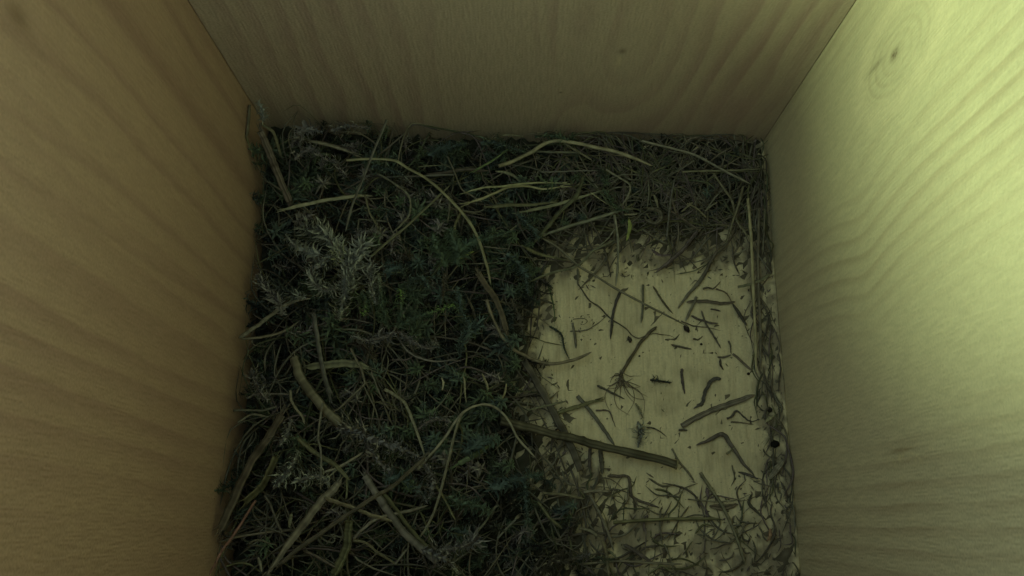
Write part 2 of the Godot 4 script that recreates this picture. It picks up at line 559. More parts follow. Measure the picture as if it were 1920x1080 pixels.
# Fine dry fibres strewn over the nest, and over the corners of the floor.
func fibres() -> void:
	var v := PackedVector3Array()
	var c := PackedColorArray()
	var ix := PackedInt32Array()
	var shades := ["grey", "brown", "dark", "grey", "olive", "dark", "grey", "tan", "mossy", "purple"]
	for k in 3800:
		var x := rng.randf_range(LEFT + 4.0, RIGHT - 2.0)
		var z := rng.randf_range(BACK + 2.0, FRONT - 1.0)
		var h := pile(x, z)
		var want := clampf(h * 0.12, 0.0, 0.34 if z > -45.0 and x < -12.0 else 0.2)
		if x > 10.0 and z < -76.0:
			want = 1.0
		elif x > 65.0:
			want = 0.9
		elif x > 12.0 and z > -12.0:
			want = 0.36
		elif h < 0.6:
			want = 0.0
		if rng.randf() > want:
			continue
		var l := rng.randf_range(6.0, 32.0) if h > 2.0 else rng.randf_range(3.0, 12.0)
		var a := rng.randf() * TAU
		if x > 65.0:
			a = PI * 0.5 + rng.randf_range(-0.35, 0.35)
			l = rng.randf_range(4.0, 14.0)
		var d := Vector3(cos(a), 0, sin(a))
		var n := Vector3(-d.z, 0, d.x) * rng.randf_range(-0.25, 0.25) * l
		var pts := []
		for t in [0.0, 0.33, 0.66, 1.0]:
			var p: Vector3 = Vector3(x, 0, z) + d * l * (t - 0.5) + n * (4.0 * t * (1.0 - t)) + Vector3(rng.randf_range(-.6, .6), 0, rng.randf_range(-.6, .6))
			p.x = clampf(p.x, LEFT + 0.5, RIGHT - 0.5)
			p.z = clampf(p.z, BACK + 0.5, FRONT - 0.5)
			p.y = 0.25 + pile(p.x, p.z) * rng.randf_range(0.75, 1.05) + rng.randf_range(0.0, 0.8)
			pts.append(p * MM)
		var tn: Color = TONES[shades[rng.randi() % shades.size()]]
		stem_arrays(spline(pts, 3), rng.randf_range(0.18, 0.6) * MM, rng.randf() * 0.6, tn, Vector2(0.1, 0.4), 4, v, c, ix)
	var o := add_mesh("loose_grass_fibres", mesh_of(v, c, ix), plant)
	o.set_meta("kind", "stuff")
	tag(o, "fine dry grass fibres strewn through the nest and along the board edges", "dry grass")

# Crumbs of stem and soil on the floor.
func crumbs() -> void:
	var st := SurfaceTool.new()
	st.begin(Mesh.PRIMITIVE_TRIANGLES)
	var v := PackedVector3Array()
	var c := PackedColorArray()
	var ix := PackedInt32Array()
	for k in 6500:
		var x := rng.randf_range(-5.0, RIGHT - 0.8)
		var z := rng.randf_range(BACK + 1.0, FRONT - 1.0)
		var h := pile(x, z)
		if h > 4.0:
			continue
		var want := 0.08 if k < 3200 else 0.3
		if x > 64.0 or z < -66.0:
			want = 0.8
		elif z > -12.0:
			want = 0.55
		elif h > 0.25:
			want = 0.8
		if rng.randf() > want:
			continue
		var s := (rng.randf_range(0.12, 0.55) if k < 3200 else rng.randf_range(0.07, 0.2)) * (1.0 if want > 0.3 else 0.6)
		var a := rng.randf() * TAU
		var l := s * rng.randf_range(1.0, 4.5)
		var d := Vector3(cos(a), rng.randf_range(-0.05, 0.15), sin(a)) * l
		var p := Vector3(clampf(x, LEFT + 1.0, RIGHT - 1.0 - absf(d.x)), s * 0.4 + rng.randf() * h * 0.8, z)
		var tn: Color = TONES[["dark", "brown", "dark", "brown", "purple", "grey", "tan", "brown", "olive"][rng.randi() % 9]]
		stem_arrays(PackedVector3Array([p * MM, (p + d * 0.5) * MM, (p + d) * MM]), s * MM, rng.randf() * 0.5, tn, Vector2(0.5, 0.5), 5, v, c, ix)
	var o := add_mesh("floor_crumbs", mesh_of(v, c, ix), plant)
	o.set_meta("kind", "stuff")
	tag(o, "dark crumbs of stem and soil sprinkled over the bare floor board", "debris")

func _ready() -> void:
	rng.seed = 20117
	fine.seed = 5
	fine.noise_type = FastNoiseLite.TYPE_SIMPLEX
	fine.frequency = 0.05
	fine.fractal_octaves = 2
	broad.seed = 11
	broad.noise_type = FastNoiseLite.TYPE_SIMPLEX
	broad.frequency = 0.02
	broad.fractal_octaves = 3

	measure_pile()

	# camera: looking down into the box, tipped a little towards the back board
	var cam := Camera3D.new()
	cam.name = "camera"
	cam.position = Vector3(0, 224.5, 0) * MM
	cam.rotation_degrees = Vector3(-90.0 + 15.41, 0, 0)
	cam.fov = 37.3
	cam.near = 0.01
	cam.far = 20.0
	add_child(cam)
	cam.current = true

	# light: dim evening sky through the top, half covered by the added board, brighter from the left
	var env := Environment.new()
	env.background_mode = Environment.BG_SKY
	var sky := Sky.new()
	var sm := ProceduralSkyMaterial.new()
	sm.sky_top_color = Color(.50, .575, .52)
	sm.sky_horizon_color = Color(.51, .575, .52)
	sm.sky_curve = 0.2
	sm.ground_bottom_color = Color(.16, .17, .12)
	sm.ground_horizon_color = Color(.30, .32, .25)
	sm.sun_angle_max = 1.0
	sm.energy_multiplier = 1.0
	sky.sky_material = sm
	env.sky = sky
	env.background_energy_multiplier = 2.0
	env.tonemap_mode = Environment.TONE_MAPPER_LINEAR
	env.tonemap_exposure = 2.5
	env.ssao_enabled = true
	env.ssil_enabled = true
	env.sdfgi_enabled = true
	var we := WorldEnvironment.new()
	we.name = "environment"
	we.environment = env
	add_child(we)
	var sun := DirectionalLight3D.new()
	sun.name = "sun"
	sun.light_color = Color(.88, 1.0, .72)
	sun.light_energy = 0.44
	sun.light_angular_distance = 19.0
	sun.shadow_enabled = true
	add_child(sun)
	sun.look_at_from_position(Vector3(-1.0, 0.79, 0.42), Vector3.ZERO, Vector3.UP)

	plant = StandardMaterial3D.new()
	plant.vertex_color_use_as_albedo = true
	plant.roughness = 0.9
	plant.metallic_specular = 0.2
	shiny = plant.duplicate()
	shiny.roughness = 0.6
	shiny.metallic_specular = 0.4

	# the box
	var early := Color(.63, .56, .42)
	var late := Color(.46, .37, .27)
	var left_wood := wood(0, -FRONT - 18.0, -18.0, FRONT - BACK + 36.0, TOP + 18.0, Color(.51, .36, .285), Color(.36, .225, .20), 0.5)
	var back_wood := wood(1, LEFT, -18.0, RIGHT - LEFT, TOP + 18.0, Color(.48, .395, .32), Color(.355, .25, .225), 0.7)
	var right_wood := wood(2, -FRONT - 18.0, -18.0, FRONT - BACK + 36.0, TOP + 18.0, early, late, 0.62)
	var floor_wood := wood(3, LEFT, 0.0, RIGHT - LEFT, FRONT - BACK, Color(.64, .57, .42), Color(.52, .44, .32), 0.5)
	var box := Node3D.new()
	box.name = numbered("nest_box")
	add_child(box, true)
	tag(box, "open topped wooden nest box whose boards surround the moss nest", "nest box")
	var t := 18.0
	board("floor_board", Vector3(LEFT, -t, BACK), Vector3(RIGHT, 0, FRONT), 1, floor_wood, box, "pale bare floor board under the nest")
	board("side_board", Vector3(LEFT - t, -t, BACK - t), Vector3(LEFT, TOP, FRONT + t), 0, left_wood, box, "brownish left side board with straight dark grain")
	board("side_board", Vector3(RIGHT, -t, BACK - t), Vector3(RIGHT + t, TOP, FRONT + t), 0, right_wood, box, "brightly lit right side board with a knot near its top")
	board("back_board", Vector3(LEFT, -t, BACK - t), Vector3(RIGHT, TOP, BACK), 2, back_wood, box, "dim back board with a small dark knot")
	board("front_board", Vector3(LEFT, -t, FRONT), Vector3(RIGHT, TOP, FRONT + t), 2, back_wood, box, "")
	# unseen cover, added and tilted to block overhead sky; light enters from the left
	var added_lid := board("added_lid_board", Vector3(-176, 0, BACK - t), Vector3(0, t, FRONT + t), 1, floor_wood, box, "")
	var open := deg_to_rad(ADDED_LID_OPEN)
	added_lid.rotation.z = -open
	added_lid.position = (Vector3(RIGHT + t, TOP + 1.0, 0) + Vector3(-88.0 * cos(open) + t * 0.5 * sin(open), 88.0 * sin(open) + t * 0.5 * cos(open), (BACK + FRONT) * 0.5)) * MM

	# the nest
	moss_bed()
	fibres()
	crumbs()
	stem("grass_straw", "short tan straw propped upright against the left wall near the back corner", "straw", "straws lying over the back of the nest", "tan", 0.76, 0.00, [Vector3(-67.4, 25.7, -103.5), Vector3(-67.4, 25.3, -99.4), Vector3(-67.5, 25.3, -94.6)])
	stem("grass_strip", "thin pale green blade hanging just below the tan straw on the left wall", "grass blade", "straws lying over the back of the nest", "olive", 0.43, 0.60, [Vector3(-67.6, 24.2, -94.2), Vector3(-67.2, 22.8, -92.8), Vector3(-66.6, 21.3, -91.4)])
	stem("thick_stalk", "thick grey brown stalk with a joint slanting along the left wall at the back", "stalk", "straws lying over the back of the nest", "brown", 1.84, 0.20, [Vector3(-64.0, 26.0, -96.0), Vector3(-62.4, 22.3, -92.0), Vector3(-60.6, 18.7, -86.9), Vector3(-57.5, 17.5, -80.0)])
	stem("grass_straw", "bent greenish straw beside the thick jointed stalk in the back left corner", "straw", "straws lying over the back of the nest", "olive", 0.76, 0.20, [Vector3(-64.0, 26.3, -98.0), Vector3(-61.0, 25.4, -96.2), Vector3(-60.1, 23.8, -93.8), Vector3(-59.4, 21.2, -91.1)])
	stem("grass_straw", "long straight grey straw rising from the moss to the back wall", "straw", "straws lying over the back of the nest", "grey", 0.65, 0.00, [Vector3(-32.9, 20.5, -101.9), Vector3(-34.5, 20.4, -96.9), Vector3(-36.5, 20.1, -91.4), Vector3(-38.8, 19.7, -84.7), Vector3(-41.0, 19.7, -77.8), Vector3(-42.1, 20.2, -71.1)])
	stem("grass_straw", "longest pale straw arching from the back left moss to the nest centre", "straw", "straws lying over the back of the nest", "pale", 0.76, 0.20, [Vector3(-42.9, 20.4, -90.5), Vector3(-37.4, 19.9, -91.1), Vector3(-30.8, 19.1, -91.0), Vector3(-27.0, 18.4, -89.1), Vector3(-22.2, 17.8, -86.4), Vector3(-17.2, 17.5, -82.0), Vector3(-13.1, 17.4, -77.5), Vector3(-10.4, 17.4, -73.6), Vector3(-7.9, 17.8, -67.7), Vector3(-6.3, 18.9, -62.2), Vector3(-5.3, 19.3, -57.5)])
	stem("grass_strip", "flat split pale blade reaching right from the thick stalk by left wall", "grass blade", "straws lying over the back of the nest", "pale", 1.08, 0.70, [Vector3(-58.4, 19.5, -77.3), Vector3(-52.9, 18.8, -78.9), Vector3(-46.9, 17.9, -80.4), Vector3(-40.4, 17.6, -81.7), Vector3(-38.1, 17.7, -81.8)])
	stem("grass_straw", "pale straw folding down from the tip of the flat split blade", "straw", "straws lying over the back of the nest", "straw", 0.54, 0.20, [Vector3(-38.3, 17.7, -81.8), Vector3(-37.3, 17.6, -78.4), Vector3(-35.9, 17.7, -75.6), Vector3(-32.8, 18.2, -70.7)])
	stem("grass_straw", "hooked thin straw curling right then back down in the left moss", "straw", "straws lying over the back of the nest", "straw", 0.54, 0.20, [Vector3(-35.4, 17.7, -88.2), Vector3(-32.0, 17.4, -86.2), Vector3(-29.0, 17.1, -84.1), Vector3(-27.2, 16.9, -82.0), Vector3(-26.4, 16.8, -79.8), Vector3(-26.7, 17.0, -76.6), Vector3(-28.3, 17.3, -74.2), Vector3(-30.4, 17.9, -71.8)])
	stem("grass_straw", "straight straw slanting up rightward across the centre of the dark moss", "straw", "straws lying over the back of the nest", "straw", 0.65, 0.00, [Vector3(-35.2, 22.2, -63.7), Vector3(-31.0, 19.5, -69.1), Vector3(-26.6, 18.1, -73.9), Vector3(-21.4, 16.9, -79.6), Vector3(-16.2, 16.4, -85.3)])
	stem("grass_straw", "thin grey straw lying level in dark moss under the hooked straw", "straw", "straws lying over the back of the nest", "grey", 0.43, 0.00, [Vector3(-39.7, 16.7, -75.7), Vector3(-36.1, 16.7, -75.4), Vector3(-32.2, 16.7, -75.1)])
	stem("grass_straw", "thin grey straw standing down from left end of the level one", "straw", "straws lying over the back of the nest", "grey", 0.43, 0.00, [Vector3(-39.7, 16.7, -75.6), Vector3(-39.7, 16.8, -73.8), Vector3(-39.7, 17.0, -71.8)])
	stem("grass_strip", "broad grey blade end lying in the felted moss by the back left corner", "grass blade", "straws lying over the back of the nest", "grey", 1.08, 0.50, [Vector3(-52.8, 20.8, -95.8), Vector3(-47.5, 18.7, -95.3), Vector3(-41.3, 17.3, -93.7)])
	stem("grass_straw", "grey straw lying level under the longest pale arching straw", "straw", "straws lying over the back of the nest", "grey", 0.65, 0.00, [Vector3(-32.9, 16.4, -87.5), Vector3(-24.0, 14.9, -88.5), Vector3(-14.6, 14.0, -89.3)])
	stem("rootlet", "fine short straw above the level grey straw at the back", "rootlet", "straws lying over the back of the nest", "straw", 0.32, 0.00, [Vector3(-24.8, 14.6, -91.1), Vector3(-21.0, 13.8, -91.7), Vector3(-17.1, 13.1, -92.6)])
	stem("grass_straw", "thin grey straw leaning down right across the longest arching straw", "straw", "straws lying over the back of the nest", "grey", 0.43, 0.00, [Vector3(-17.2, 14.5, -94.3), Vector3(-15.2, 16.2, -89.1), Vector3(-13.1, 16.6, -84.0), Vector3(-10.6, 16.5, -82.4), Vector3(-7.6, 16.4, -80.5)])
	stem("grass_straw", "dark broad stem half sunk in the moss at the back centre", "straw", "straws lying over the back of the nest", "dark", 0.97, 0.20, [Vector3(-22.8, 12.8, -89.7), Vector3(-17.1, 12.3, -90.5), Vector3(-12.5, 12.2, -91.5), Vector3(-6.2, 12.1, -91.1)])
	stem("grass_straw", "short upright grey straw crossed by the straight slanting straw", "straw", "straws lying over the back of the nest", "grey", 0.43, 0.00, [Vector3(-16.9, 14.4, -83.8), Vector3(-16.6, 14.5, -79.6), Vector3(-16.8, 14.7, -75.4)])
	stem("grass_strip", "olive blade pointing down just right of the short upright grey straw", "grass blade", "straws lying over the back of the nest", "olive", 0.76, 0.50, [Vector3(-13.5, 14.4, -78.5), Vector3(-14.8, 14.8, -74.8), Vector3(-14.9, 15.5, -71.0)])
	stem("grass_straw", "brightest thick straw arching along the back wall with a cut end", "straw", "straws lying over the back of the nest", "pale", 1.08, 0.10, [Vector3(-3.5, 15.0, -91.2), Vector3(0.7, 13.5, -93.4), Vector3(4.7, 12.7, -95.8), Vector3(6.9, 12.2, -97.8), Vector3(9.5, 11.9, -99.4), Vector3(12.6, 11.8, -100.1), Vector3(18.2, 11.9, -99.1), Vector3(23.1, 11.8, -98.0), Vector3(27.7, 11.8, -96.9), Vector3(33.1, 11.9, -94.9), Vector3(37.7, 11.8, -92.7)])
	stem("grass_straw", "short straw forking down from the crest of the brightest arching straw", "straw", "straws lying over the back of the nest", "straw", 0.65, 0.10, [Vector3(14.2, 11.1, -99.6), Vector3(17.4, 11.3, -97.2), Vector3(21.8, 11.2, -94.4)])
	stem("grass_straw", "short pale straw tucked against the back wall left of the arching straw", "straw", "straws lying over the back of the nest", "straw", 0.43, 0.00, [Vector3(-2.5, 10.7, -102.3), Vector3(0.0, 10.4, -102.5), Vector3(3.1, 10.0, -102.2)])
	stem("grass_strip", "pointed green blade slanting up right near the back wall centre", "grass blade", "straws lying over the back of the nest", "green", 0.65, 0.50, [Vector3(-9.7, 15.1, -90.0), Vector3(-6.1, 13.7, -93.0), Vector3(-2.3, 12.3, -96.3)])
	stem("leaf_fragment", "small pale leaf piece curling over the pale blades at back centre", "leaf", "straws lying over the back of the nest", "straw", 0.97, 0.70, [Vector3(-4.4, 13.5, -90.5), Vector3(-1.6, 12.7, -90.3), Vector3(0.6, 12.2, -89.5), Vector3(2.1, 11.9, -88.2)])
	stem("grass_strip", "upper of two long pale blades lying level near back centre", "grass blade", "straws lying over the back of the nest", "pale", 0.65, 0.50, [Vector3(-11.8, 17.6, -82.9), Vector3(-7.1, 17.5, -84.1), Vector3(-3.5, 16.9, -84.6), Vector3(0.1, 15.9, -85.4), Vector3(6.8, 14.4, -86.7), Vector3(14.0, 14.4, -86.6)])
	stem("grass_strip", "lower of two long pale blades, bending down to the left", "grass blade", "straws lying over the back of the nest", "pale", 0.76, 0.50, [Vector3(-11.6, 16.5, -80.2), Vector3(-8.1, 16.5, -81.4), Vector3(-4.2, 16.0, -83.3), Vector3(-0.6, 15.0, -85.3), Vector3(4.2, 13.7, -86.1), Vector3(8.6, 13.2, -85.5), Vector3(13.6, 13.4, -86.2)])
	stem("grass_strip", "wide olive blade lying level below the two long pale blades", "grass blade", "straws lying over the back of the nest", "olive", 0.97, 0.60, [Vector3(-6.0, 15.2, -79.5), Vector3(-1.4, 14.1, -80.4), Vector3(4.2, 12.5, -81.1), Vector3(10.7, 11.5, -82.3)])
	stem("grass_strip", "wide tan blade rising to the right beneath the wide olive blade", "grass blade", "straws lying over the back of the nest", "straw", 0.97, 0.60, [Vector3(2.8, 12.3, -79.3), Vector3(10.5, 10.9, -81.6), Vector3(16.6, 10.4, -83.6), Vector3(22.9, 9.7, -86.0)])
	stem("rootlet", "hair thin pale stem running down right from the wide tan blade tip", "rootlet", "straws lying over the back of the nest", "pale", 0.32, 0.00, [Vector3(21.1, 10.4, -85.6), Vector3(24.0, 9.6, -83.8), Vector3(27.3, 9.0, -81.9)])
	stem("grass_strip", "broad stem with a pale tip ending at the green moss knot", "grass blade", "straws lying over the back of the nest", "straw", 0.97, 0.50, [Vector3(8.8, 9.7, -74.0), Vector3(15.4, 8.8, -76.6), Vector3(21.7, 9.2, -78.4), Vector3(26.8, 9.8, -79.9), Vector3(30.1, 10.0, -80.9)])
	stem("grass_straw", "bent straw turning sharply down above the green moss knot", "straw", "straws lying over the back of the nest", "straw", 0.54, 0.10, [Vector3(25.4, 10.6, -92.2), Vector3(28.8, 10.6, -89.8), Vector3(31.7, 10.4, -87.7), Vector3(31.3, 9.8, -85.1), Vector3(29.4, 9.1, -82.1)])
	stem("leaf_fragment", "bright yellow green leaf sliver standing alone above the bare floor", "leaf", "straws lying over the back of the nest", "bright", 1.08, 0.70, [Vector3(31.2, 9.7, -78.3), Vector3(31.2, 8.6, -75.8), Vector3(30.7, 7.4, -72.9)])
	stem("grass_straw", "long straw hanging from the green moss knot onto the bare floor", "straw", "straws lying over the back of the nest", "straw", 0.65, 0.10, [Vector3(27.4, 9.7, -79.5), Vector3(28.1, 8.5, -75.5), Vector3(28.4, 7.3, -71.4), Vector3(28.2, 6.5, -66.0), Vector3(27.6, 6.0, -60.7)])
	stem("grass_straw", "thin level grey straw under the crest of the brightest straw", "straw", "straws lying over the back of the nest", "grey", 0.43, 0.00, [Vector3(8.0, 11.6, -91.0), Vector3(15.2, 11.1, -91.3), Vector3(23.3, 10.0, -92.0)])
	stem("grass_straw", "level grey stem passing behind the brightest arching straw", "straw", "straws lying over the back of the nest", "grey", 0.76, 0.10, [Vector3(4.1, 10.4, -97.6), Vector3(11.6, 10.3, -97.4), Vector3(19.2, 10.2, -97.3)])
	stem("twig", "dark greenish twig slanting up right across the right of the nest", "twig", "straws lying over the back of the nest", "mossy", 1.19, 0.10, [Vector3(5.9, 10.9, -71.4), Vector3(9.4, 9.1, -76.2), Vector3(12.8, 10.0, -80.3), Vector3(15.9, 11.1, -83.3), Vector3(18.0, 11.7, -86.0), Vector3(19.2, 11.7, -90.3)])
	stem("leaf_fragment", "tiny pale husk above the curled dark leaf on the right", "leaf", "straws tangled in the back right corner", "straw", 0.86, 0.70, [Vector3(38.5, 8.2, -85.7), Vector3(39.1, 7.7, -84.2), Vector3(39.6, 7.1, -82.7)])
	stem("grass_straw", "thin straw pointing up right beside the wide olive blade's left end", "straw", "straws lying over the back of the nest", "straw", 0.43, 0.00, [Vector3(-2.2, 14.6, -71.9), Vector3(-0.4, 14.3, -73.5), Vector3(1.5, 13.8, -75.3)])
	stem("grass_straw", "long straw running from the back wall down toward the right wall", "straw", "straws tangled in the back right corner", "straw", 0.76, 0.10, [Vector3(35.5, 9.6, -101.1), Vector3(42.4, 9.2, -99.3), Vector3(50.1, 8.7, -97.1), Vector3(54.8, 8.8, -94.5), Vector3(58.1, 8.9, -92.4), Vector3(64.7, 8.8, -88.7)])
	stem("grass_straw", "short upright thin straw right of the bent straw", "straw", "straws tangled in the back right corner", "grey", 0.43, 0.00, [Vector3(36.9, 9.0, -89.7), Vector3(37.0, 8.3, -86.0), Vector3(36.7, 7.3, -82.4)])
	stem("grass_straw", "upright straw left of middle in the back right tangle", "straw", "straws tangled in the back right corner", "grey", 0.54, 0.00, [Vector3(44.0, 8.8, -89.8), Vector3(43.2, 8.4, -86.3), Vector3(42.7, 7.7, -82.7), Vector3(42.2, 6.8, -78.3), Vector3(41.8, 5.7, -73.8)])
	stem("grass_straw", "long bent straw descending steeply through the back right tangle", "straw", "straws tangled in the back right corner", "straw", 0.65, 0.10, [Vector3(54.9, 8.8, -91.7), Vector3(57.2, 8.9, -87.6), Vector3(59.6, 8.1, -83.9), Vector3(60.6, 6.9, -79.7), Vector3(62.3, 6.3, -76.9), Vector3(63.8, 6.1, -74.4)])
	stem("grass_straw", "straw crossing the steep bent one, leaning down to the left", "straw", "straws tangled in the back right corner", "tan", 0.65, 0.00, [Vector3(62.3, 9.9, -87.5), Vector3(61.1, 9.0, -83.3), Vector3(59.8, 7.8, -79.4), Vector3(58.8, 6.9, -76.1), Vector3(57.6, 6.2, -72.7)])
	stem("grass_straw", "longest pale straw standing along the foot of the right wall", "straw", "straws and stems along the right wall", "pale", 0.86, 0.20, [Vector3(64.1, 7.3, -85.2), Vector3(64.4, 5.8, -79.8), Vector3(64.8, 5.0, -74.0), Vector3(64.9, 4.0, -66.8), Vector3(64.7, 3.5, -58.3), Vector3(64.4, 3.4, -47.8), Vector3(64.0, 3.0, -38.1)])
	stem("grass_straw", "brown stem beside the longest pale straw along the right wall", "straw", "straws and stems along the right wall", "brown", 0.76, 0.10, [Vector3(67.6, 5.2, -82.9), Vector3(67.1, 4.3, -75.7), Vector3(66.6, 3.3, -67.0), Vector3(66.3, 2.7, -55.2), Vector3(66.1, 2.5, -46.5), Vector3(65.6, 2.1, -38.9)])
	stem("grass_straw", "thin grey straw closest to the right wall near the back", "straw", "straws and stems along the right wall", "grey", 0.54, 0.00, [Vector3(68.9, 5.9, -82.3), Vector3(68.1, 5.5, -76.1), Vector3(67.5, 4.8, -69.8)])
	stem("grass_straw", "level straw reaching the right wall in the back right corner", "straw", "straws tangled in the back right corner", "straw", 0.54, 0.00, [Vector3(46.7, 7.7, -92.6), Vector3(57.0, 7.8, -92.9), Vector3(67.9, 7.4, -93.7)])
	stem("grass_straw", "grey straw slanting up right below the long back wall straw", "straw", "straws tangled in the back right corner", "grey", 0.54, 0.00, [Vector3(42.1, 9.3, -90.7), Vector3(45.9, 8.8, -93.1), Vector3(50.2, 8.6, -96.0)])
	stem("grass_straw", "short bent straw in the middle of the back right tangle", "straw", "straws tangled in the back right corner", "straw", 0.54, 0.10, [Vector3(47.7, 6.5, -84.0), Vector3(50.2, 6.5, -82.4), Vector3(52.8, 6.3, -79.8)])
	stem("grass_straw", "tiny slanted straw meeting the left end of the short bent straw", "straw", "straws tangled in the back right corner", "straw", 0.43, 0.00, [Vector3(46.0, 6.4, -81.6), Vector3(47.5, 6.5, -82.7), Vector3(49.3, 6.6, -84.2)])
	stem("grass_straw", "tiny slanted straw meeting the right end of the short bent straw", "straw", "straws tangled in the back right corner", "straw", 0.43, 0.00, [Vector3(52.5, 6.4, -81.9), Vector3(54.2, 6.7, -83.1), Vector3(56.0, 7.0, -84.2)])
	stem("grass_straw", "thin straw slanting up right under the steep bent straw", "straw", "straws tangled in the back right corner", "grey", 0.43, 0.00, [Vector3(52.8, 6.5, -82.1), Vector3(55.1, 7.1, -84.9), Vector3(57.5, 7.8, -87.7)])
	stem("twig", "dark stem slanting down right from the curled leaf in the tangle", "twig", "straws tangled in the back right corner", "dark", 0.65, 0.10, [Vector3(42.9, 6.5, -82.0), Vector3(46.9, 6.2, -79.2), Vector3(51.1, 5.8, -76.2)])
	stem("grass_straw", "thin bent straw below the curled leaf at the tangle's front edge", "straw", "straws tangled in the back right corner", "grey", 0.54, 0.10, [Vector3(35.2, 6.0, -76.7), Vector3(39.0, 5.1, -74.6), Vector3(42.7, 4.4, -73.1)])
	stem("twig", "dark twig slanting left out of the tangle onto the bare floor", "twig", "straws tangled in the back right corner", "dark", 1.08, 0.20, [Vector3(50.4, 5.4, -76.6), Vector3(48.6, 4.3, -74.2), Vector3(46.7, 3.6, -71.9), Vector3(42.8, 3.2, -68.5), Vector3(38.8, 2.9, -65.3)])
	stem("grass_straw", "dark stem pointing down left beside the back right floor patch", "straw", "straws tangled in the back right corner", "dark", 0.65, 0.10, [Vector3(56.8, 3.4, -73.3), Vector3(55.2, 3.1, -71.0), Vector3(53.9, 2.8, -68.6), Vector3(51.9, 2.3, -64.4)])
	stem("grass_straw", "short level straw just right of the green moss knot", "straw", "straws tangled in the back right corner", "straw", 0.54, 0.10, [Vector3(30.2, 8.0, -80.3), Vector3(31.9, 8.0, -80.3), Vector3(33.8, 8.0, -80.6)])
	stem("grass_straw", "short thin straw touching the right wall straws, slanting up right", "straw", "straws tangled in the back right corner", "straw", 0.43, 0.00, [Vector3(60.4, 2.9, -70.6), Vector3(62.4, 3.3, -71.4), Vector3(64.7, 3.8, -72.3)])
	stem("leaf_fragment", "purplish curved leaf strip at the back edge of the bare floor", "leaf", "straws tangled in the back right corner", "purple", 0.86, 0.60, [Vector3(37.9, 3.4, -71.8), Vector3(39.0, 3.2, -70.8), Vector3(40.6, 3.1, -70.2), Vector3(43.8, 3.0, -70.4)])
	stem("leaf_fragment", "small curled dark leaf forming a ring in the tangle", "leaf", "straws tangled in the back right corner", "dark", 1.40, 0.50, [Vector3(36.2, 8.6, -81.6), Vector3(38.2, 8.5, -81.6), Vector3(39.8, 8.1, -80.8), Vector3(40.1, 7.7, -79.1), Vector3(38.5, 7.6, -77.8), Vector3(36.2, 7.9, -78.5), Vector3(35.6, 8.4, -79.7)])
	stem("twig", "short grey stem bending onto the right wall below the tangle", "twig", "straws and stems along the right wall", "grey", 0.54, 0.10, [Vector3(66.4, 3.8, -70.7), Vector3(67.9, 3.6, -68.7), Vector3(70.2, 3.2, -64.9)])
	stem("grass_straw", "straw crossing the right wall straws and touching the wall", "straw", "straws and stems along the right wall", "straw", 0.76, 0.20, [Vector3(60.9, 3.0, -61.3), Vector3(64.0, 3.3, -62.0), Vector3(66.9, 3.7, -62.8), Vector3(69.7, 4.1, -64.6)])
	stem("twig", "forked tan stem, upper prong, reaching the left wall", "twig", "straws lying over the back of the nest", "tan", 1.08, 0.30, [Vector3(-66.4, 21.6, -43.3), Vector3(-64.3, 21.4, -44.8), Vector3(-62.2, 20.9, -46.6), Vector3(-59.9, 19.9, -49.0), Vector3(-57.5, 19.3, -51.2), Vector3(-54.9, 19.4, -52.7), Vector3(-49.5, 21.7, -53.4)])
	stem("twig", "forked tan stem, lower prong, curving below the upper one", "twig", "straws lying over the back of the nest", "tan", 0.65, 0.20, [Vector3(-66.5, 20.6, -43.4), Vector3(-63.1, 20.5, -43.5), Vector3(-59.4, 20.3, -44.0), Vector3(-55.6, 20.0, -45.5), Vector3(-52.3, 20.0, -47.9)])
	stem("rootlet", "thin hooked rootlet just under the forked tan stem", "rootlet", "straws lying over the back of the nest", "grey", 0.32, 0.00, [Vector3(-63.8, 19.5, -43.5), Vector3(-63.4, 19.6, -42.3), Vector3(-62.3, 19.6, -41.6), Vector3(-60.1, 19.5, -41.6)])
	stem("thick_stalk", "tapered grey stalk standing vertically below the pale moss clump", "stalk", "straws lying over the front of the nest", "grey", 1.08, 0.10, [Vector3(-48.3, 21.9, -48.6), Vector3(-47.3, 22.0, -43.8), Vector3(-46.3, 22.6, -39.7), Vector3(-45.0, 23.3, -35.4), Vector3(-44.1, 23.6, -32.4), Vector3(-42.9, 23.6, -29.3)])  # front nest stems toned down: the dimmer light is put into their colour
	stem("grass_straw", "thin straw with a sharp elbow pointing right in the left moss", "straw", "straws lying over the front of the nest", "tan", 0.54, 0.10, [Vector3(-38.7, 23.6, -40.4), Vector3(-37.2, 24.0, -37.9), Vector3(-35.7, 24.2, -35.3), Vector3(-34.8, 24.4, -32.2), Vector3(-35.0, 24.4, -31.4), Vector3(-37.8, 24.5, -28.5), Vector3(-41.1, 24.6, -25.2)])
	stem("grass_strip", "grey blade curving right below the green tipped moss shoot", "grass blade", "straws lying over the front of the nest", "grey", 0.65, 0.40, [Vector3(-27.5, 17.9, -43.2), Vector3(-25.6, 17.0, -40.9), Vector3(-23.1, 16.3, -39.2), Vector3(-19.5, 16.0, -38.6), Vector3(-15.3, 16.2, -38.8)])
	stem("grass_strip", "broad flat olive leaf blade lying level behind the thick brown stalk", "grass blade", "straws lying over the front of the nest", "olive", 1.84, 0.85, [Vector3(-49.5, 21.7, -36.2), Vector3(-45.2, 22.2, -36.4), Vector3(-40.2, 22.3, -36.9), Vector3(-36.5, 22.1, -36.5), Vector3(-33.9, 21.9, -35.5)])
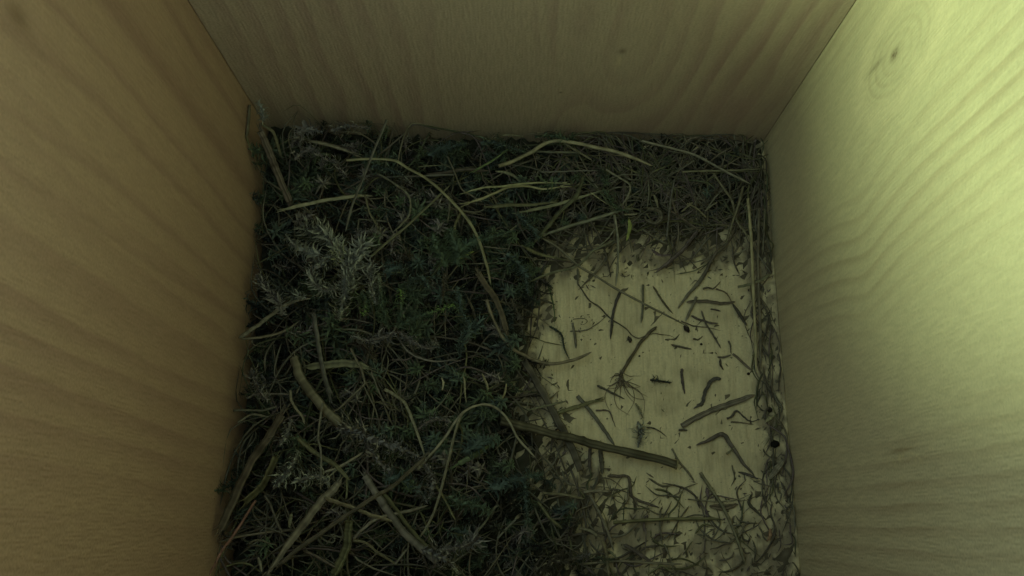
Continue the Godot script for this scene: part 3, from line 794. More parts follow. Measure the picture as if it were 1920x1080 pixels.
	stem("thick_stalk", "thickest grey brown stalk slanting down right on the left side", "stalk", "straws lying over the front of the nest", "brown", 2.27, 0.20, [Vector3(-52.4, 21.9, -38.3), Vector3(-50.5, 22.8, -33.8), Vector3(-48.0, 23.3, -30.4), Vector3(-45.2, 23.5, -27.1), Vector3(-42.8, 23.5, -24.7), Vector3(-40.3, 23.5, -22.4)])
	stem("rootlet", "thin grey stem running left from the thickest brown stalk", "rootlet", "straws lying over the front of the nest", "grey", 0.32, 0.00, [Vector3(-59.4, 21.8, -30.8), Vector3(-56.0, 22.1, -32.5), Vector3(-51.7, 22.5, -34.0)])
	stem("grass_straw", "pale pointed straw piece standing left of the thickest stalk", "straw", "straws lying over the front of the nest", "straw", 0.65, 0.30, [Vector3(-52.3, 23.8, -30.2), Vector3(-51.7, 24.0, -27.9), Vector3(-50.6, 24.2, -25.9), Vector3(-49.1, 24.3, -24.2), Vector3(-48.3, 24.4, -22.3)])
	stem("grass_straw", "ragged grey straw reaching left to the wall, upper of three", "straw", "straws lying over the front of the nest", "grey", 0.54, 0.20, [Vector3(-63.1, 22.0, -28.5), Vector3(-60.7, 22.0, -29.4), Vector3(-57.7, 22.1, -29.6), Vector3(-52.7, 22.8, -29.5)])
	stem("grass_straw", "ragged grey straw reaching left to the wall, middle of three", "straw", "straws lying over the front of the nest", "grey", 0.54, 0.20, [Vector3(-65.7, 22.7, -25.6), Vector3(-63.0, 22.6, -25.9), Vector3(-58.9, 22.7, -25.7), Vector3(-55.4, 22.7, -26.6)])
	stem("grass_straw", "ragged grey straw reaching left to the wall, lowest of three", "straw", "straws lying over the front of the nest", "grey", 0.54, 0.20, [Vector3(-64.2, 23.6, -22.7), Vector3(-62.6, 23.2, -23.9), Vector3(-61.0, 23.0, -24.6), Vector3(-57.4, 23.0, -24.1)])
	stem("thick_stalk", "long broad brown leaf stalk slanting down left along the left wall", "stalk", "straws lying over the front of the nest", "brown", 1.94, 0.50, [Vector3(-54.5, 21.9, -24.7), Vector3(-56.1, 22.6, -21.1), Vector3(-57.8, 23.1, -17.9), Vector3(-60.4, 23.5, -13.4), Vector3(-62.6, 23.6, -7.9), Vector3(-64.2, 23.6, -3.4), Vector3(-66.0, 23.6, 1.3)])
	stem("thick_stalk", "broad olive stalk with a torn end beside the left wall", "stalk", "straws lying over the front of the nest", "olive", 1.62, 0.40, [Vector3(-54.7, 23.3, -14.7), Vector3(-55.9, 23.5, -11.5), Vector3(-57.1, 23.6, -8.5), Vector3(-58.9, 23.6, -6.5), Vector3(-61.0, 23.6, -4.6)])
	stem("grass_straw", "reddish straw leaning on the left wall at the front left corner", "straw", "straws lying over the front of the nest", "red", 0.65, 0.10, [Vector3(-58.0, 25.6, -5.0), Vector3(-59.6, 25.6, -2.2), Vector3(-61.2, 25.6, 0.7), Vector3(-62.9, 25.8, 3.6), Vector3(-64.6, 26.0, 6.1), Vector3(-66.8, 26.5, 11.3)])
	stem("grass_straw", "olive straw slanting down right crossing the vertical thin straw", "straw", "straws lying over the front of the nest", "olive", 1.08, 0.10, [Vector3(-49.3, 25.6, -18.8), Vector3(-46.5, 26.1, -16.6), Vector3(-43.8, 26.7, -14.7), Vector3(-40.2, 27.2, -12.5), Vector3(-36.6, 27.4, -9.4)])
	stem("grass_straw", "vertical thin straw crossing the olive slanting straw", "straw", "straws lying over the front of the nest", "tan", 0.54, 0.00, [Vector3(-43.9, 26.6, -27.0), Vector3(-44.3, 26.4, -22.7), Vector3(-44.4, 26.8, -18.7), Vector3(-43.6, 27.3, -16.3), Vector3(-43.1, 28.0, -12.9), Vector3(-42.8, 28.6, -7.2)])
	stem("grass_straw", "upper prong of a pale forked straw on the olive slanting straw", "straw", "straws lying over the front of the nest", "straw", 0.54, 0.10, [Vector3(-43.2, 27.4, -10.8), Vector3(-41.3, 27.3, -11.5), Vector3(-39.5, 27.2, -12.1), Vector3(-36.9, 26.7, -13.8), Vector3(-34.2, 25.5, -15.8)])
	stem("grass_straw", "lower prong of a pale forked straw on the olive slanting straw", "straw", "straws lying over the front of the nest", "straw", 0.43, 0.10, [Vector3(-42.8, 27.5, -9.7), Vector3(-41.2, 27.4, -10.7), Vector3(-39.4, 27.3, -11.9)])
	stem("grass_straw", "short pale straw above the felted grey moss left of centre", "straw", "straws lying over the front of the nest", "tan", 0.43, 0.10, [Vector3(-38.6, 24.4, -20.8), Vector3(-36.6, 24.2, -21.3), Vector3(-33.3, 23.7, -22.2)])
	stem("rootlet", "thin pale stem poking from the felted grey moss", "rootlet", "straws lying over the front of the nest", "tan", 0.32, 0.00, [Vector3(-39.9, 25.0, -17.0), Vector3(-38.9, 24.7, -18.3), Vector3(-37.8, 24.3, -20.0)])
	stem("grass_straw", "pale kinked straw descending through the left centre of the nest", "straw", "straws lying over the front of the nest", "straw", 0.76, 0.10, [Vector3(-30.1, 24.2, -30.4), Vector3(-28.1, 22.9, -29.6), Vector3(-26.5, 21.9, -28.6), Vector3(-25.4, 21.2, -27.4), Vector3(-24.7, 20.7, -26.0), Vector3(-23.6, 20.2, -23.4), Vector3(-22.6, 19.9, -20.8), Vector3(-20.3, 20.1, -14.6)])
	stem("rootlet", "thin curved straw ending at the kink of the pale kinked straw", "rootlet", "straws lying over the front of the nest", "grey", 0.43, 0.00, [Vector3(-33.6, 22.9, -34.8), Vector3(-32.2, 22.9, -31.5), Vector3(-30.5, 22.3, -27.9), Vector3(-29.6, 21.8, -26.6), Vector3(-28.5, 21.2, -26.0), Vector3(-25.0, 18.9, -26.7)])
	stem("grass_straw", "straw bent into a tall arch over the dark centre moss", "straw", "straws and stems reaching over the bare floor", "straw", 0.65, 0.20, [Vector3(-22.1, 20.3, -12.2), Vector3(-20.1, 20.4, -14.5), Vector3(-17.6, 20.2, -17.4), Vector3(-15.4, 19.4, -20.4), Vector3(-13.8, 18.3, -23.3), Vector3(-11.9, 16.9, -25.8), Vector3(-9.6, 15.7, -27.4), Vector3(-6.7, 14.3, -28.2), Vector3(-4.0, 12.9, -27.5), Vector3(-1.9, 12.0, -25.8), Vector3(-0.4, 11.6, -23.7), Vector3(1.1, 11.2, -20.7), Vector3(2.9, 11.0, -18.4), Vector3(4.3, 11.0, -17.0), Vector3(5.8, 10.9, -15.6)])
	stem("grass_straw", "long straw dropping from the arch toward the front of the box", "straw", "straws and stems reaching over the bare floor", "straw", 0.65, 0.10, [Vector3(-12.1, 18.1, -25.5), Vector3(-12.8, 19.3, -23.5), Vector3(-13.3, 20.2, -21.5), Vector3(-14.2, 21.2, -17.3), Vector3(-15.0, 21.3, -13.6), Vector3(-16.0, 21.0, -9.6), Vector3(-17.1, 20.5, -5.4), Vector3(-18.4, 20.5, -1.7), Vector3(-19.6, 20.9, 0.8), Vector3(-21.1, 21.5, 3.2)])
	stem("thick_stalk", "thick hollow straw pointing right over the bare floor, cut square", "stalk", "straws and stems reaching over the bare floor", "hollow", 2.16, 0.10, [Vector3(-2.9, 9.2, -24.8), Vector3(3.4, 7.5, -23.4), Vector3(10.0, 5.7, -21.9), Vector3(16.3, 4.5, -20.6), Vector3(22.4, 4.0, -19.1), Vector3(31.9, 3.8, -16.9), Vector3(41.5, 4.1, -14.5)])
	stem("thick_stalk", "thick dark stalk slanting beneath the hollow straw at floor edge", "stalk", "straws and stems reaching over the bare floor", "dark", 1.84, 0.20, [Vector3(3.3, 4.5, -40.7), Vector3(6.0, 2.9, -36.3), Vector3(8.5, 2.2, -32.1), Vector3(12.4, 2.2, -24.6), Vector3(15.1, 2.5, -18.9), Vector3(17.6, 2.9, -12.9)])
	stem("grass_straw", "long curved stem sweeping in a bow onto the bare floor", "straw", "straws and stems reaching over the bare floor", "brown", 0.86, 0.10, [Vector3(-6.5, 14.8, -54.7), Vector3(-5.2, 12.6, -51.1), Vector3(-3.3, 11.1, -47.2), Vector3(-1.6, 10.2, -44.9), Vector3(0.3, 9.2, -43.2), Vector3(2.5, 7.7, -41.9), Vector3(5.0, 6.1, -41.1), Vector3(8.3, 4.9, -40.3), Vector3(11.6, 4.2, -40.2), Vector3(15.5, 3.8, -41.1), Vector3(18.5, 3.8, -42.2), Vector3(20.9, 4.1, -43.3)])
	stem("rootlet", "dark thin bowed stem at the left edge of the bare floor", "rootlet", "straws and stems reaching over the bare floor", "dark", 0.54, 0.00, [Vector3(6.7, 4.2, -62.2), Vector3(7.3, 3.7, -58.9), Vector3(7.3, 3.3, -55.3), Vector3(6.8, 2.8, -51.5), Vector3(6.2, 2.6, -48.8), Vector3(3.9, 3.9, -43.1)])
	stem("twig", "long straight straw slanting across the bare floor to a dark seed", "twig", "straws and stems reaching over the bare floor", "straw", 0.65, 0.10, [Vector3(7.3, 8.7, -73.8), Vector3(12.2, 6.5, -71.4), Vector3(17.8, 5.1, -66.7), Vector3(23.2, 4.4, -63.5), Vector3(28.8, 4.0, -60.0), Vector3(36.2, 4.0, -55.8), Vector3(41.9, 4.0, -52.8), Vector3(46.7, 4.0, -50.1)])
	stem("rootlet", "fine dark rootlet trailing right from the dark seed", "rootlet", "dark plant bits scattered on the bare floor", "dark", 0.32, 0.00, [Vector3(45.5, 0.5, -52.5), Vector3(48.8, 0.5, -51.2), Vector3(52.3, 0.5, -50.6), Vector3(56.1, 0.5, -49.8)])
	stem("rootlet", "wavy dark rootlet winding over the middle of the bare floor", "rootlet", "dark plant bits scattered on the bare floor", "dark", 0.38, 0.00, [Vector3(18.1, 0.8, -62.7), Vector3(19.4, 0.8, -60.5), Vector3(20.7, 0.8, -58.5), Vector3(21.9, 0.8, -57.3), Vector3(23.9, 0.7, -55.9), Vector3(25.6, 0.7, -54.1), Vector3(27.1, 0.6, -52.8), Vector3(29.3, 0.6, -51.4), Vector3(30.9, 0.6, -50.1), Vector3(32.2, 0.6, -48.5), Vector3(34.0, 0.6, -47.8), Vector3(36.5, 0.6, -48.7), Vector3(38.5, 0.6, -49.0), Vector3(40.2, 0.6, -48.7), Vector3(42.3, 0.6, -48.5), Vector3(44.3, 0.6, -47.3)])
	stem("twig", "brown stick on the bare floor ending in a tuft of roots", "twig", "dark plant bits scattered on the bare floor", "brown", 0.86, 0.10, [Vector3(38.8, 1.0, -50.9), Vector3(36.6, 1.0, -48.9), Vector3(34.5, 1.0, -46.7), Vector3(32.1, 1.0, -43.2), Vector3(29.7, 1.0, -39.8), Vector3(28.5, 1.0, -37.3), Vector3(28.5, 1.0, -34.8)])
	stem("twig", "short dark stick right of the wavy rootlet", "twig", "dark plant bits scattered on the bare floor", "dark", 0.65, 0.10, [Vector3(42.5, 0.5, -46.1), Vector3(45.0, 0.5, -45.5), Vector3(48.0, 0.5, -44.8)])
	stem("leaf_fragment", "faint tan stub where two long straws cross at floor edge", "leaf", "dark plant bits scattered on the bare floor", "tan", 0.86, 0.40, [Vector3(17.7, 1.8, -67.0), Vector3(17.9, 1.3, -65.0), Vector3(18.0, 0.6, -62.2)])
	stem("twig", "dark curved stem left of the wavy rootlet's middle", "twig", "dark plant bits scattered on the bare floor", "dark", 0.76, 0.10, [Vector3(29.9, 0.7, -61.2), Vector3(28.3, 0.7, -57.8), Vector3(27.2, 0.7, -54.2), Vector3(26.8, 0.8, -51.3), Vector3(26.4, 0.7, -47.5)])
	stem("grass_straw", "upright grey stem in the upper middle of the bare floor", "straw", "dark plant bits scattered on the bare floor", "grey", 0.65, 0.10, [Vector3(35.8, 0.9, -62.4), Vector3(35.6, 0.8, -57.2), Vector3(34.7, 0.8, -51.8)])
	stem("twig", "thin brown stem slanting down right to the long straight straw", "twig", "dark plant bits scattered on the bare floor", "brown", 0.54, 0.10, [Vector3(38.3, 0.9, -62.2), Vector3(40.7, 0.8, -58.4), Vector3(43.6, 0.8, -54.4)])
	stem("grass_straw", "short grey stem just right of the little teal moss sprig", "straw", "dark plant bits scattered on the bare floor", "grey", 0.65, 0.10, [Vector3(16.2, 0.9, -52.0), Vector3(16.7, 0.7, -48.3), Vector3(17.1, 0.6, -44.9)])
	stem("grass_straw", "forked pale straw, long branch, crossing the long straight straw", "straw", "straws and stems reaching over the bare floor", "straw", 0.65, 0.20, [Vector3(27.7, 5.8, -73.7), Vector3(24.4, 5.9, -72.0), Vector3(21.5, 5.8, -70.4), Vector3(19.5, 5.5, -68.2), Vector3(17.2, 5.2, -66.5), Vector3(14.3, 4.9, -65.7), Vector3(11.9, 5.0, -65.0), Vector3(8.3, 5.9, -63.6), Vector3(4.5, 8.6, -61.1)])
	stem("rootlet", "forked pale straw, thin branch, rising to the green moss knot", "rootlet", "straws and stems reaching over the bare floor", "straw", 0.43, 0.00, [Vector3(27.8, 7.0, -76.7), Vector3(25.8, 6.2, -74.3), Vector3(23.4, 5.8, -71.9), Vector3(20.1, 5.6, -68.6)])
	stem("rootlet", "thin green stem leading down to the little teal moss sprig", "rootlet", "dark plant bits scattered on the bare floor", "green", 0.43, 0.00, [Vector3(9.7, 1.9, -62.4), Vector3(10.7, 1.6, -59.0), Vector3(11.1, 1.6, -55.9), Vector3(11.3, 1.4, -51.3)])
	stem("rootlet", "tiny dark curled rootlet right of the little teal moss sprig", "rootlet", "dark plant bits scattered on the bare floor", "grey", 0.22, 0.00, [Vector3(16.4, 0.8, -52.9), Vector3(18.7, 0.8, -53.2), Vector3(20.2, 0.8, -52.7), Vector3(19.4, 0.8, -51.7), Vector3(18.1, 0.8, -51.3)])
	stem("rootlet", "faint grey rootlet bowing right from the little teal moss sprig", "rootlet", "dark plant bits scattered on the bare floor", "grey", 0.32, 0.00, [Vector3(15.6, 0.6, -49.7), Vector3(18.3, 0.7, -49.7), Vector3(20.5, 0.7, -50.2), Vector3(23.3, 0.6, -52.0), Vector3(26.2, 0.4, -54.6)])
	stem("leaf_fragment", "long brown pointed stem slanting down left below the right tangle", "leaf", "dark plant bits scattered on the bare floor", "brown", 1.08, 0.50, [Vector3(54.9, 2.0, -70.4), Vector3(53.2, 1.6, -66.7), Vector3(50.9, 1.2, -63.2), Vector3(47.7, 1.0, -59.7), Vector3(44.8, 1.0, -55.9)])
	stem("twig", "dark level stem across the small clump of bits by right straws", "twig", "dark plant bits scattered on the bare floor", "dark", 0.86, 0.20, [Vector3(47.3, 0.8, -57.5), Vector3(53.0, 0.8, -57.8), Vector3(56.6, 0.8, -57.3), Vector3(60.4, 0.8, -57.8)])
	stem("leaf_fragment", "dark tapered stem pointing down right from the small clump", "leaf", "dark plant bits scattered on the bare floor", "dark", 0.97, 0.30, [Vector3(59.6, 0.8, -57.5), Vector3(61.0, 1.0, -54.9), Vector3(61.9, 1.2, -52.9), Vector3(63.0, 1.4, -51.0)])
	stem("rootlet", "dark bent rootlet on top of the small clump", "rootlet", "dark plant bits scattered on the bare floor", "dark", 0.54, 0.00, [Vector3(51.9, 1.2, -61.2), Vector3(53.3, 1.2, -61.5), Vector3(54.7, 1.2, -61.4), Vector3(56.7, 1.2, -63.4)])
	stem("rootlet", "brown arched rootlet on the right of the small clump", "rootlet", "dark plant bits scattered on the bare floor", "brown", 0.43, 0.00, [Vector3(55.4, 1.2, -61.5), Vector3(57.3, 1.2, -60.8), Vector3(58.6, 1.2, -59.4), Vector3(59.6, 1.2, -57.1)])
	stem("twig", "dark bowed stem just below the small clump", "twig", "dark plant bits scattered on the bare floor", "dark", 0.65, 0.10, [Vector3(48.3, 0.6, -54.0), Vector3(49.9, 0.6, -53.1), Vector3(51.6, 0.6, -52.5), Vector3(53.5, 0.6, -51.9), Vector3(55.4, 0.7, -51.9)])
	stem("twig", "long thin brown stem bending down from the small clump", "twig", "dark plant bits scattered on the bare floor", "brown", 0.54, 0.10, [Vector3(51.2, 0.6, -55.4), Vector3(52.0, 0.6, -52.0), Vector3(53.4, 0.6, -49.5), Vector3(54.9, 0.6, -46.8), Vector3(55.7, 0.6, -45.0)])
	stem("grass_straw", "tan straw bit slanting left of the small clump's centre", "straw", "dark plant bits scattered on the bare floor", "tan", 0.76, 0.20, [Vector3(50.0, 1.0, -59.1), Vector3(48.4, 1.0, -55.9), Vector3(46.6, 1.0, -52.2)])
	stem("twig", "tiny dark curved bit under the small clump's level stem", "twig", "dark plant bits scattered on the bare floor", "dark", 0.43, 0.10, [Vector3(53.7, 0.5, -55.9), Vector3(55.1, 0.5, -55.8), Vector3(56.4, 0.5, -55.2)])
	stem("twig", "short dark bit with a kink beside the longest pale straw", "twig", "dark plant bits scattered on the bare floor", "dark", 0.54, 0.10, [Vector3(54.7, 0.6, -42.6), Vector3(56.2, 0.6, -42.7), Vector3(58.5, 0.6, -43.3)])
	stem("leaf_fragment", "small dark bit hanging below the kinked dark bit", "leaf", "dark plant bits scattered on the bare floor", "dark", 0.76, 0.30, [Vector3(55.4, 0.4, -42.2), Vector3(55.6, 0.4, -40.9), Vector3(56.2, 0.4, -39.2)])
	stem("grass_straw", "brown stem slanting down right to the longest pale straw's foot", "straw", "dark plant bits scattered on the bare floor", "brown", 0.65, 0.10, [Vector3(58.7, 0.6, -43.4), Vector3(61.0, 0.6, -41.4), Vector3(63.5, 0.6, -39.1)])
	stem("rootlet", "tiny dark thorn like bit above the kinked dark bit", "rootlet", "dark plant bits scattered on the bare floor", "dark", 0.43, 0.00, [Vector3(57.8, 0.4, -47.0), Vector3(58.2, 0.4, -45.2), Vector3(58.5, 0.4, -43.5)])
	stem("rootlet", "tiny dark curl just right of the dark seed", "rootlet", "dark plant bits scattered on the bare floor", "dark", 0.43, 0.00, [Vector3(48.3, 0.4, -47.4), Vector3(49.4, 0.4, -47.2), Vector3(50.3, 0.4, -47.7), Vector3(51.2, 0.4, -48.4)])
	stem("twig", "dark upright stub alone in the right of the bare floor", "twig", "dark plant bits scattered on the bare floor", "dark", 0.76, 0.10, [Vector3(45.1, 0.6, -39.6), Vector3(44.9, 0.6, -37.7), Vector3(44.9, 0.6, -36.0), Vector3(45.5, 0.6, -32.7)])
	stem("twig", "dark hooked stem bent like a question mark near the right", "twig", "dark plant bits scattered on the bare floor", "dark", 0.97, 0.20, [Vector3(55.2, 0.8, -36.8), Vector3(53.5, 0.8, -36.7), Vector3(52.2, 0.8, -36.0), Vector3(51.1, 0.8, -34.3), Vector3(50.5, 0.8, -32.3), Vector3(49.9, 0.8, -30.5), Vector3(47.5, 0.8, -28.9)])
	stem("grass_straw", "broad grey brown stick slanting up right on the right floor", "straw", "dark plant bits scattered on the bare floor", "brown", 1.40, 0.30, [Vector3(44.1, 0.8, -24.4), Vector3(49.0, 0.8, -27.0), Vector3(53.8, 0.8, -29.1), Vector3(58.8, 0.8, -30.7), Vector3(63.8, 0.8, -32.6)])
	stem("twig", "tiny dark stub under the left end of the broad brown stick", "twig", "dark plant bits scattered on the bare floor", "dark", 0.65, 0.10, [Vector3(43.3, 0.5, -23.4), Vector3(44.6, 0.5, -23.3), Vector3(45.8, 0.5, -23.2)])
	stem("rootlet", "dark wriggling rootlet below the broad brown stick", "rootlet", "dark plant bits scattered on the bare floor", "dark", 0.59, 0.00, [Vector3(56.1, 0.8, -26.3), Vector3(57.2, 0.8, -26.8), Vector3(58.1, 0.8, -28.0), Vector3(59.1, 0.8, -28.2), Vector3(60.3, 0.8, -27.0), Vector3(61.5, 0.8, -25.9), Vector3(62.7, 0.9, -25.6), Vector3(64.6, 1.1, -26.0)])
	stem("rootlet", "faint brown stem just under the wriggling rootlet", "rootlet", "dark plant bits scattered on the bare floor", "brown", 0.43, 0.00, [Vector3(57.1, 0.4, -25.4), Vector3(59.9, 0.4, -25.2), Vector3(63.1, 0.5, -24.8)])
	stem("leaf_fragment", "dark leaf sharply bent like an elbow on the right floor", "leaf", "dark plant bits scattered on the bare floor", "dark", 1.19, 0.40, [Vector3(47.7, 1.0, -19.5), Vector3(50.5, 1.0, -20.5), Vector3(53.4, 1.0, -22.0), Vector3(54.9, 1.0, -22.1), Vector3(56.2, 1.0, -20.1), Vector3(58.2, 1.0, -17.0), Vector3(60.0, 1.0, -14.4), Vector3(62.1, 1.1, -11.7)])
	stem("rootlet", "tiny pale straw laid across the elbow shaped dark leaf", "rootlet", "dark plant bits scattered on the bare floor", "straw", 0.54, 0.20, [Vector3(55.2, 1.5, -17.2), Vector3(56.2, 1.5, -17.7), Vector3(57.6, 1.5, -18.7)])
	stem("leaf_fragment", "small pale flake near the right wall above the black pellet", "leaf", "straws and stems along the right wall", "pale", 1.08, 0.70, [Vector3(65.8, 1.5, -25.4), Vector3(67.1, 1.5, -26.2), Vector3(68.4, 1.6, -27.2)])
	stem("leaf_fragment", "broad grey translucent blade piece leaning on the right wall", "leaf", "straws and stems along the right wall", "tan", 1.62, 0.80, [Vector3(65.4, 2.4, -10.9), Vector3(67.3, 2.6, -13.2), Vector3(69.6, 2.8, -15.9)])
	stem("grass_straw", "thin brown stem slanting below the hollow straw's cut end", "straw", "short straws over the front right floor", "brown", 0.54, 0.10, [Vector3(41.4, 0.7, -18.6), Vector3(42.9, 0.7, -15.5), Vector3(44.7, 0.7, -13.3), Vector3(46.7, 0.7, -10.4)])
	stem("grass_straw", "long tan stem slanting down right across the front right floor", "straw", "short straws over the front right floor", "tan", 0.86, 0.20, [Vector3(48.2, 1.2, -12.5), Vector3(50.3, 1.1, -9.1), Vector3(53.0, 1.2, -4.7), Vector3(54.6, 1.4, -1.2), Vector3(55.8, 1.7, 2.2), Vector3(57.0, 1.9, 6.3), Vector3(57.9, 1.9, 10.1)])
	stem("leaf_fragment", "small purplish stub beside the long tan stem", "leaf", "short straws over the front right floor", "purple", 0.86, 0.40, [Vector3(49.8, 0.5, -8.8), Vector3(50.0, 0.5, -7.4), Vector3(49.9, 0.5, -5.8)])
	stem("leaf_fragment", "dark kinked leaf bit left of the right wall near the front", "leaf", "short straws over the front right floor", "dark", 0.86, 0.30, [Vector3(61.2, 0.8, -7.2), Vector3(60.3, 0.8, -5.6), Vector3(60.5, 0.9, -4.3), Vector3(62.2, 1.2, -2.7), Vector3(64.3, 1.3, -0.8)])
	stem("leaf_fragment", "small pinkish flake near the right wall at the front", "leaf", "short straws over the front right floor", "pink", 0.86, 0.60, [Vector3(64.9, 1.6, 1.3), Vector3(64.5, 1.6, 2.7), Vector3(63.7, 1.6, 4.4)])
	stem("leaf_fragment", "dark stem reaching left from the elbow leaf's lower end", "leaf", "short straws over the front right floor", "dark", 0.76, 0.30, [Vector3(58.0, 0.5, -12.7), Vector3(60.5, 0.5, -12.0), Vector3(63.1, 0.7, -10.9)])
	stem("twig", "dark slanting stem left of the purplish stub", "twig", "short straws over the front right floor", "dark", 0.65, 0.10, [Vector3(29.9, 0.7, -6.9), Vector3(32.2, 0.7, -5.6), Vector3(34.6, 0.7, -4.8), Vector3(37.4, 0.7, -3.8)])
	stem("twig", "dark heavy stem slanting down right at the front edge", "twig", "short straws over the front right floor", "dark", 0.97, 0.20, [Vector3(27.7, 2.2, 5.3), Vector3(31.2, 1.9, 7.1), Vector3(35.1, 1.4, 9.6)])
	stem("grass_straw", "faint olive straw lying level across the front right floor", "straw", "short straws over the front right floor", "olive", 0.86, 0.30, [Vector3(25.4, 2.6, -0.1), Vector3(32.2, 2.1, -0.6), Vector3(40.0, 1.4, -1.0), Vector3(47.2, 1.0, -0.9), Vector3(53.3, 1.1, -0.8)])
	stem("leaf_fragment", "brown leaf flake lying level beside the long tan stem", "leaf", "short straws over the front right floor", "brown", 1.51, 0.70, [Vector3(50.2, 0.6, -4.2), Vector3(53.7, 0.6, -3.9), Vector3(57.5, 0.7, -4.6)])
	stem("rootlet", "thin pale stem bowing level over the brown leaf flake", "rootlet", "short straws over the front right floor", "straw", 0.38, 0.00, [Vector3(44.7, 1.2, -5.9), Vector3(49.6, 1.2, -5.6), Vector3(53.5, 1.2, -5.4), Vector3(57.2, 1.2, -5.7), Vector3(60.9, 1.3, -7.2)])
	stem("grass_straw", "thin pale straw crossing the thick dark stalk", "straw", "straws and stems reaching over the bare floor", "straw", 0.49, 0.10, [Vector3(4.1, 3.7, -28.1), Vector3(6.9, 3.0, -28.9), Vector3(9.3, 2.7, -29.5), Vector3(14.5, 2.3, -30.7)])
	stem("grass_strip", "olive brown stem rising right from the thick dark stalk", "grass blade", "straws and stems reaching over the bare floor", "olive", 1.08, 0.50, [Vector3(11.9, 1.7, -27.7), Vector3(14.8, 1.4, -28.6), Vector3(17.6, 1.1, -29.5), Vector3(20.1, 1.0, -30.2), Vector3(22.5, 1.0, -30.9)])
	stem("grass_straw", "grey stem slanting down right to the hollow straw's middle", "straw", "straws and stems reaching over the bare floor", "grey", 0.97, 0.30, [Vector3(17.2, 0.7, -32.2), Vector3(19.3, 0.7, -29.8), Vector3(21.2, 0.7, -27.3), Vector3(23.9, 0.7, -23.5), Vector3(26.6, 0.7, -19.4)])
	stem("rootlet", "dark thin stem bent at a right angle above the hollow straw", "rootlet", "dark plant bits scattered on the bare floor", "dark", 0.43, 0.00, [Vector3(21.9, 0.6, -28.4), Vector3(23.7, 0.6, -28.5), Vector3(25.3, 0.6, -28.3), Vector3(26.0, 0.6, -26.5), Vector3(27.0, 0.6, -24.2)])
	stem("twig", "dark short stick slanting into the root tuft from the left", "twig", "dark plant bits scattered on the bare floor", "dark", 0.59, 0.10, [Vector3(22.4, 0.6, -35.1), Vector3(24.2, 0.6, -34.2), Vector3(26.1, 0.6, -33.2), Vector3(29.6, 0.6, -31.5)])
	stem("rootlet", "dark thin leg like stem right of the grey moss tuft", "rootlet", "dark plant bits scattered on the bare floor", "dark", 0.43, 0.00, [Vector3(35.1, 0.8, -24.1), Vector3(36.8, 0.8, -23.8), Vector3(38.3, 0.8, -23.1), Vector3(40.0, 0.8, -21.7)])
	stem("twig", "dark stub pointing down from under the hollow straw, left one", "twig", "short straws over the front right floor", "dark", 0.86, 0.20, [Vector3(20.3, 0.6, -19.0), Vector3(20.2, 1.2, -15.7), Vector3(20.0, 1.8, -12.2)])
	stem("twig", "wider dark stub pointing down from under the hollow straw, right one", "twig", "short straws over the front right floor", "dark", 1.19, 0.30, [Vector3(22.8, 0.6, -18.5), Vector3(22.9, 0.9, -15.5), Vector3(23.1, 1.3, -12.0)])
	stem("twig", "dark stem bent in an angle below the hollow straw", "twig", "short straws over the front right floor", "dark", 0.76, 0.10, [Vector3(24.2, 1.7, -11.6), Vector3(27.0, 1.2, -11.8), Vector3(29.5, 1.0, -11.7), Vector3(30.1, 1.0, -9.9), Vector3(30.4, 1.1, -7.2), Vector3(32.1, 1.6, -4.0)])
	stem("grass_straw", "pale short straw lying level below the dark angled stem", "straw", "short straws over the front right floor", "straw", 0.70, 0.20, [Vector3(18.0, 3.7, -7.5), Vector3(21.3, 3.4, -7.9), Vector3(25.1, 2.9, -7.8)])
	stem("grass_straw", "tan slender straw bending down right at the front centre", "straw", "short straws over the front right floor", "tan", 0.76, 0.20, [Vector3(19.6, 3.6, -7.0), Vector3(20.9, 3.7, -4.3), Vector3(22.3, 3.7, -1.4), Vector3(23.6, 3.7, 1.8), Vector3(25.2, 3.7, 6.7)])
	stem("grass_straw", "tan straw lying nearly level left of the pale short straw", "straw", "short straws over the front right floor", "straw", 0.65, 0.20, [Vector3(7.7, 5.5, -7.3), Vector3(12.0, 4.5, -7.0), Vector3(15.1, 4.1, -6.5), Vector3(18.2, 3.8, -5.9)])
	stem("grass_straw", "olive stem slanting down right under the nearly level tan straw", "straw", "short straws over the front right floor", "olive", 0.86, 0.30, [Vector3(6.4, 5.9, -5.0), Vector3(7.9, 5.9, -3.3), Vector3(9.8, 5.8, -1.1), Vector3(12.4, 5.3, 1.3)])
	stem("grass_straw", "thin tan straw slanting up right at the front left of centre", "straw", "straws lying over the front of the nest", "grey", 0.54, 0.10, [Vector3(-3.5, 11.1, 3.5), Vector3(-1.3, 9.6, 1.4), Vector3(1.2, 8.6, -1.0)])
	stem("grass_straw", "thin grey straw with a hooked tip at the front centre", "straw", "straws lying over the front of the nest", "grey", 0.54, 0.10, [Vector3(-10.7, 17.3, 4.2), Vector3(-8.5, 15.4, 2.2), Vector3(-6.7, 13.3, -0.2), Vector3(-5.3, 12.0, -2.4), Vector3(-3.9, 11.4, -3.9), Vector3(-3.2, 11.2, -4.0)])
	stem("grass_strip", "tapered green blade pointing down left below the straw arch", "grass blade", "straws lying over the front of the nest", "green", 1.30, 0.70, [Vector3(-13.0, 18.3, -13.4), Vector3(-11.0, 18.4, -14.5), Vector3(-8.7, 17.3, -15.8), Vector3(-5.4, 12.5, -18.4)])
	stem("grass_straw", "short olive straw slanting down right beside the long dropping straw", "straw", "straws lying over the front of the nest", "olive", 0.59, 0.10, [Vector3(-17.9, 17.9, -8.5), Vector3(-16.4, 17.4, -6.2), Vector3(-14.8, 16.8, -3.5), Vector3(-13.3, 16.3, -0.6)])
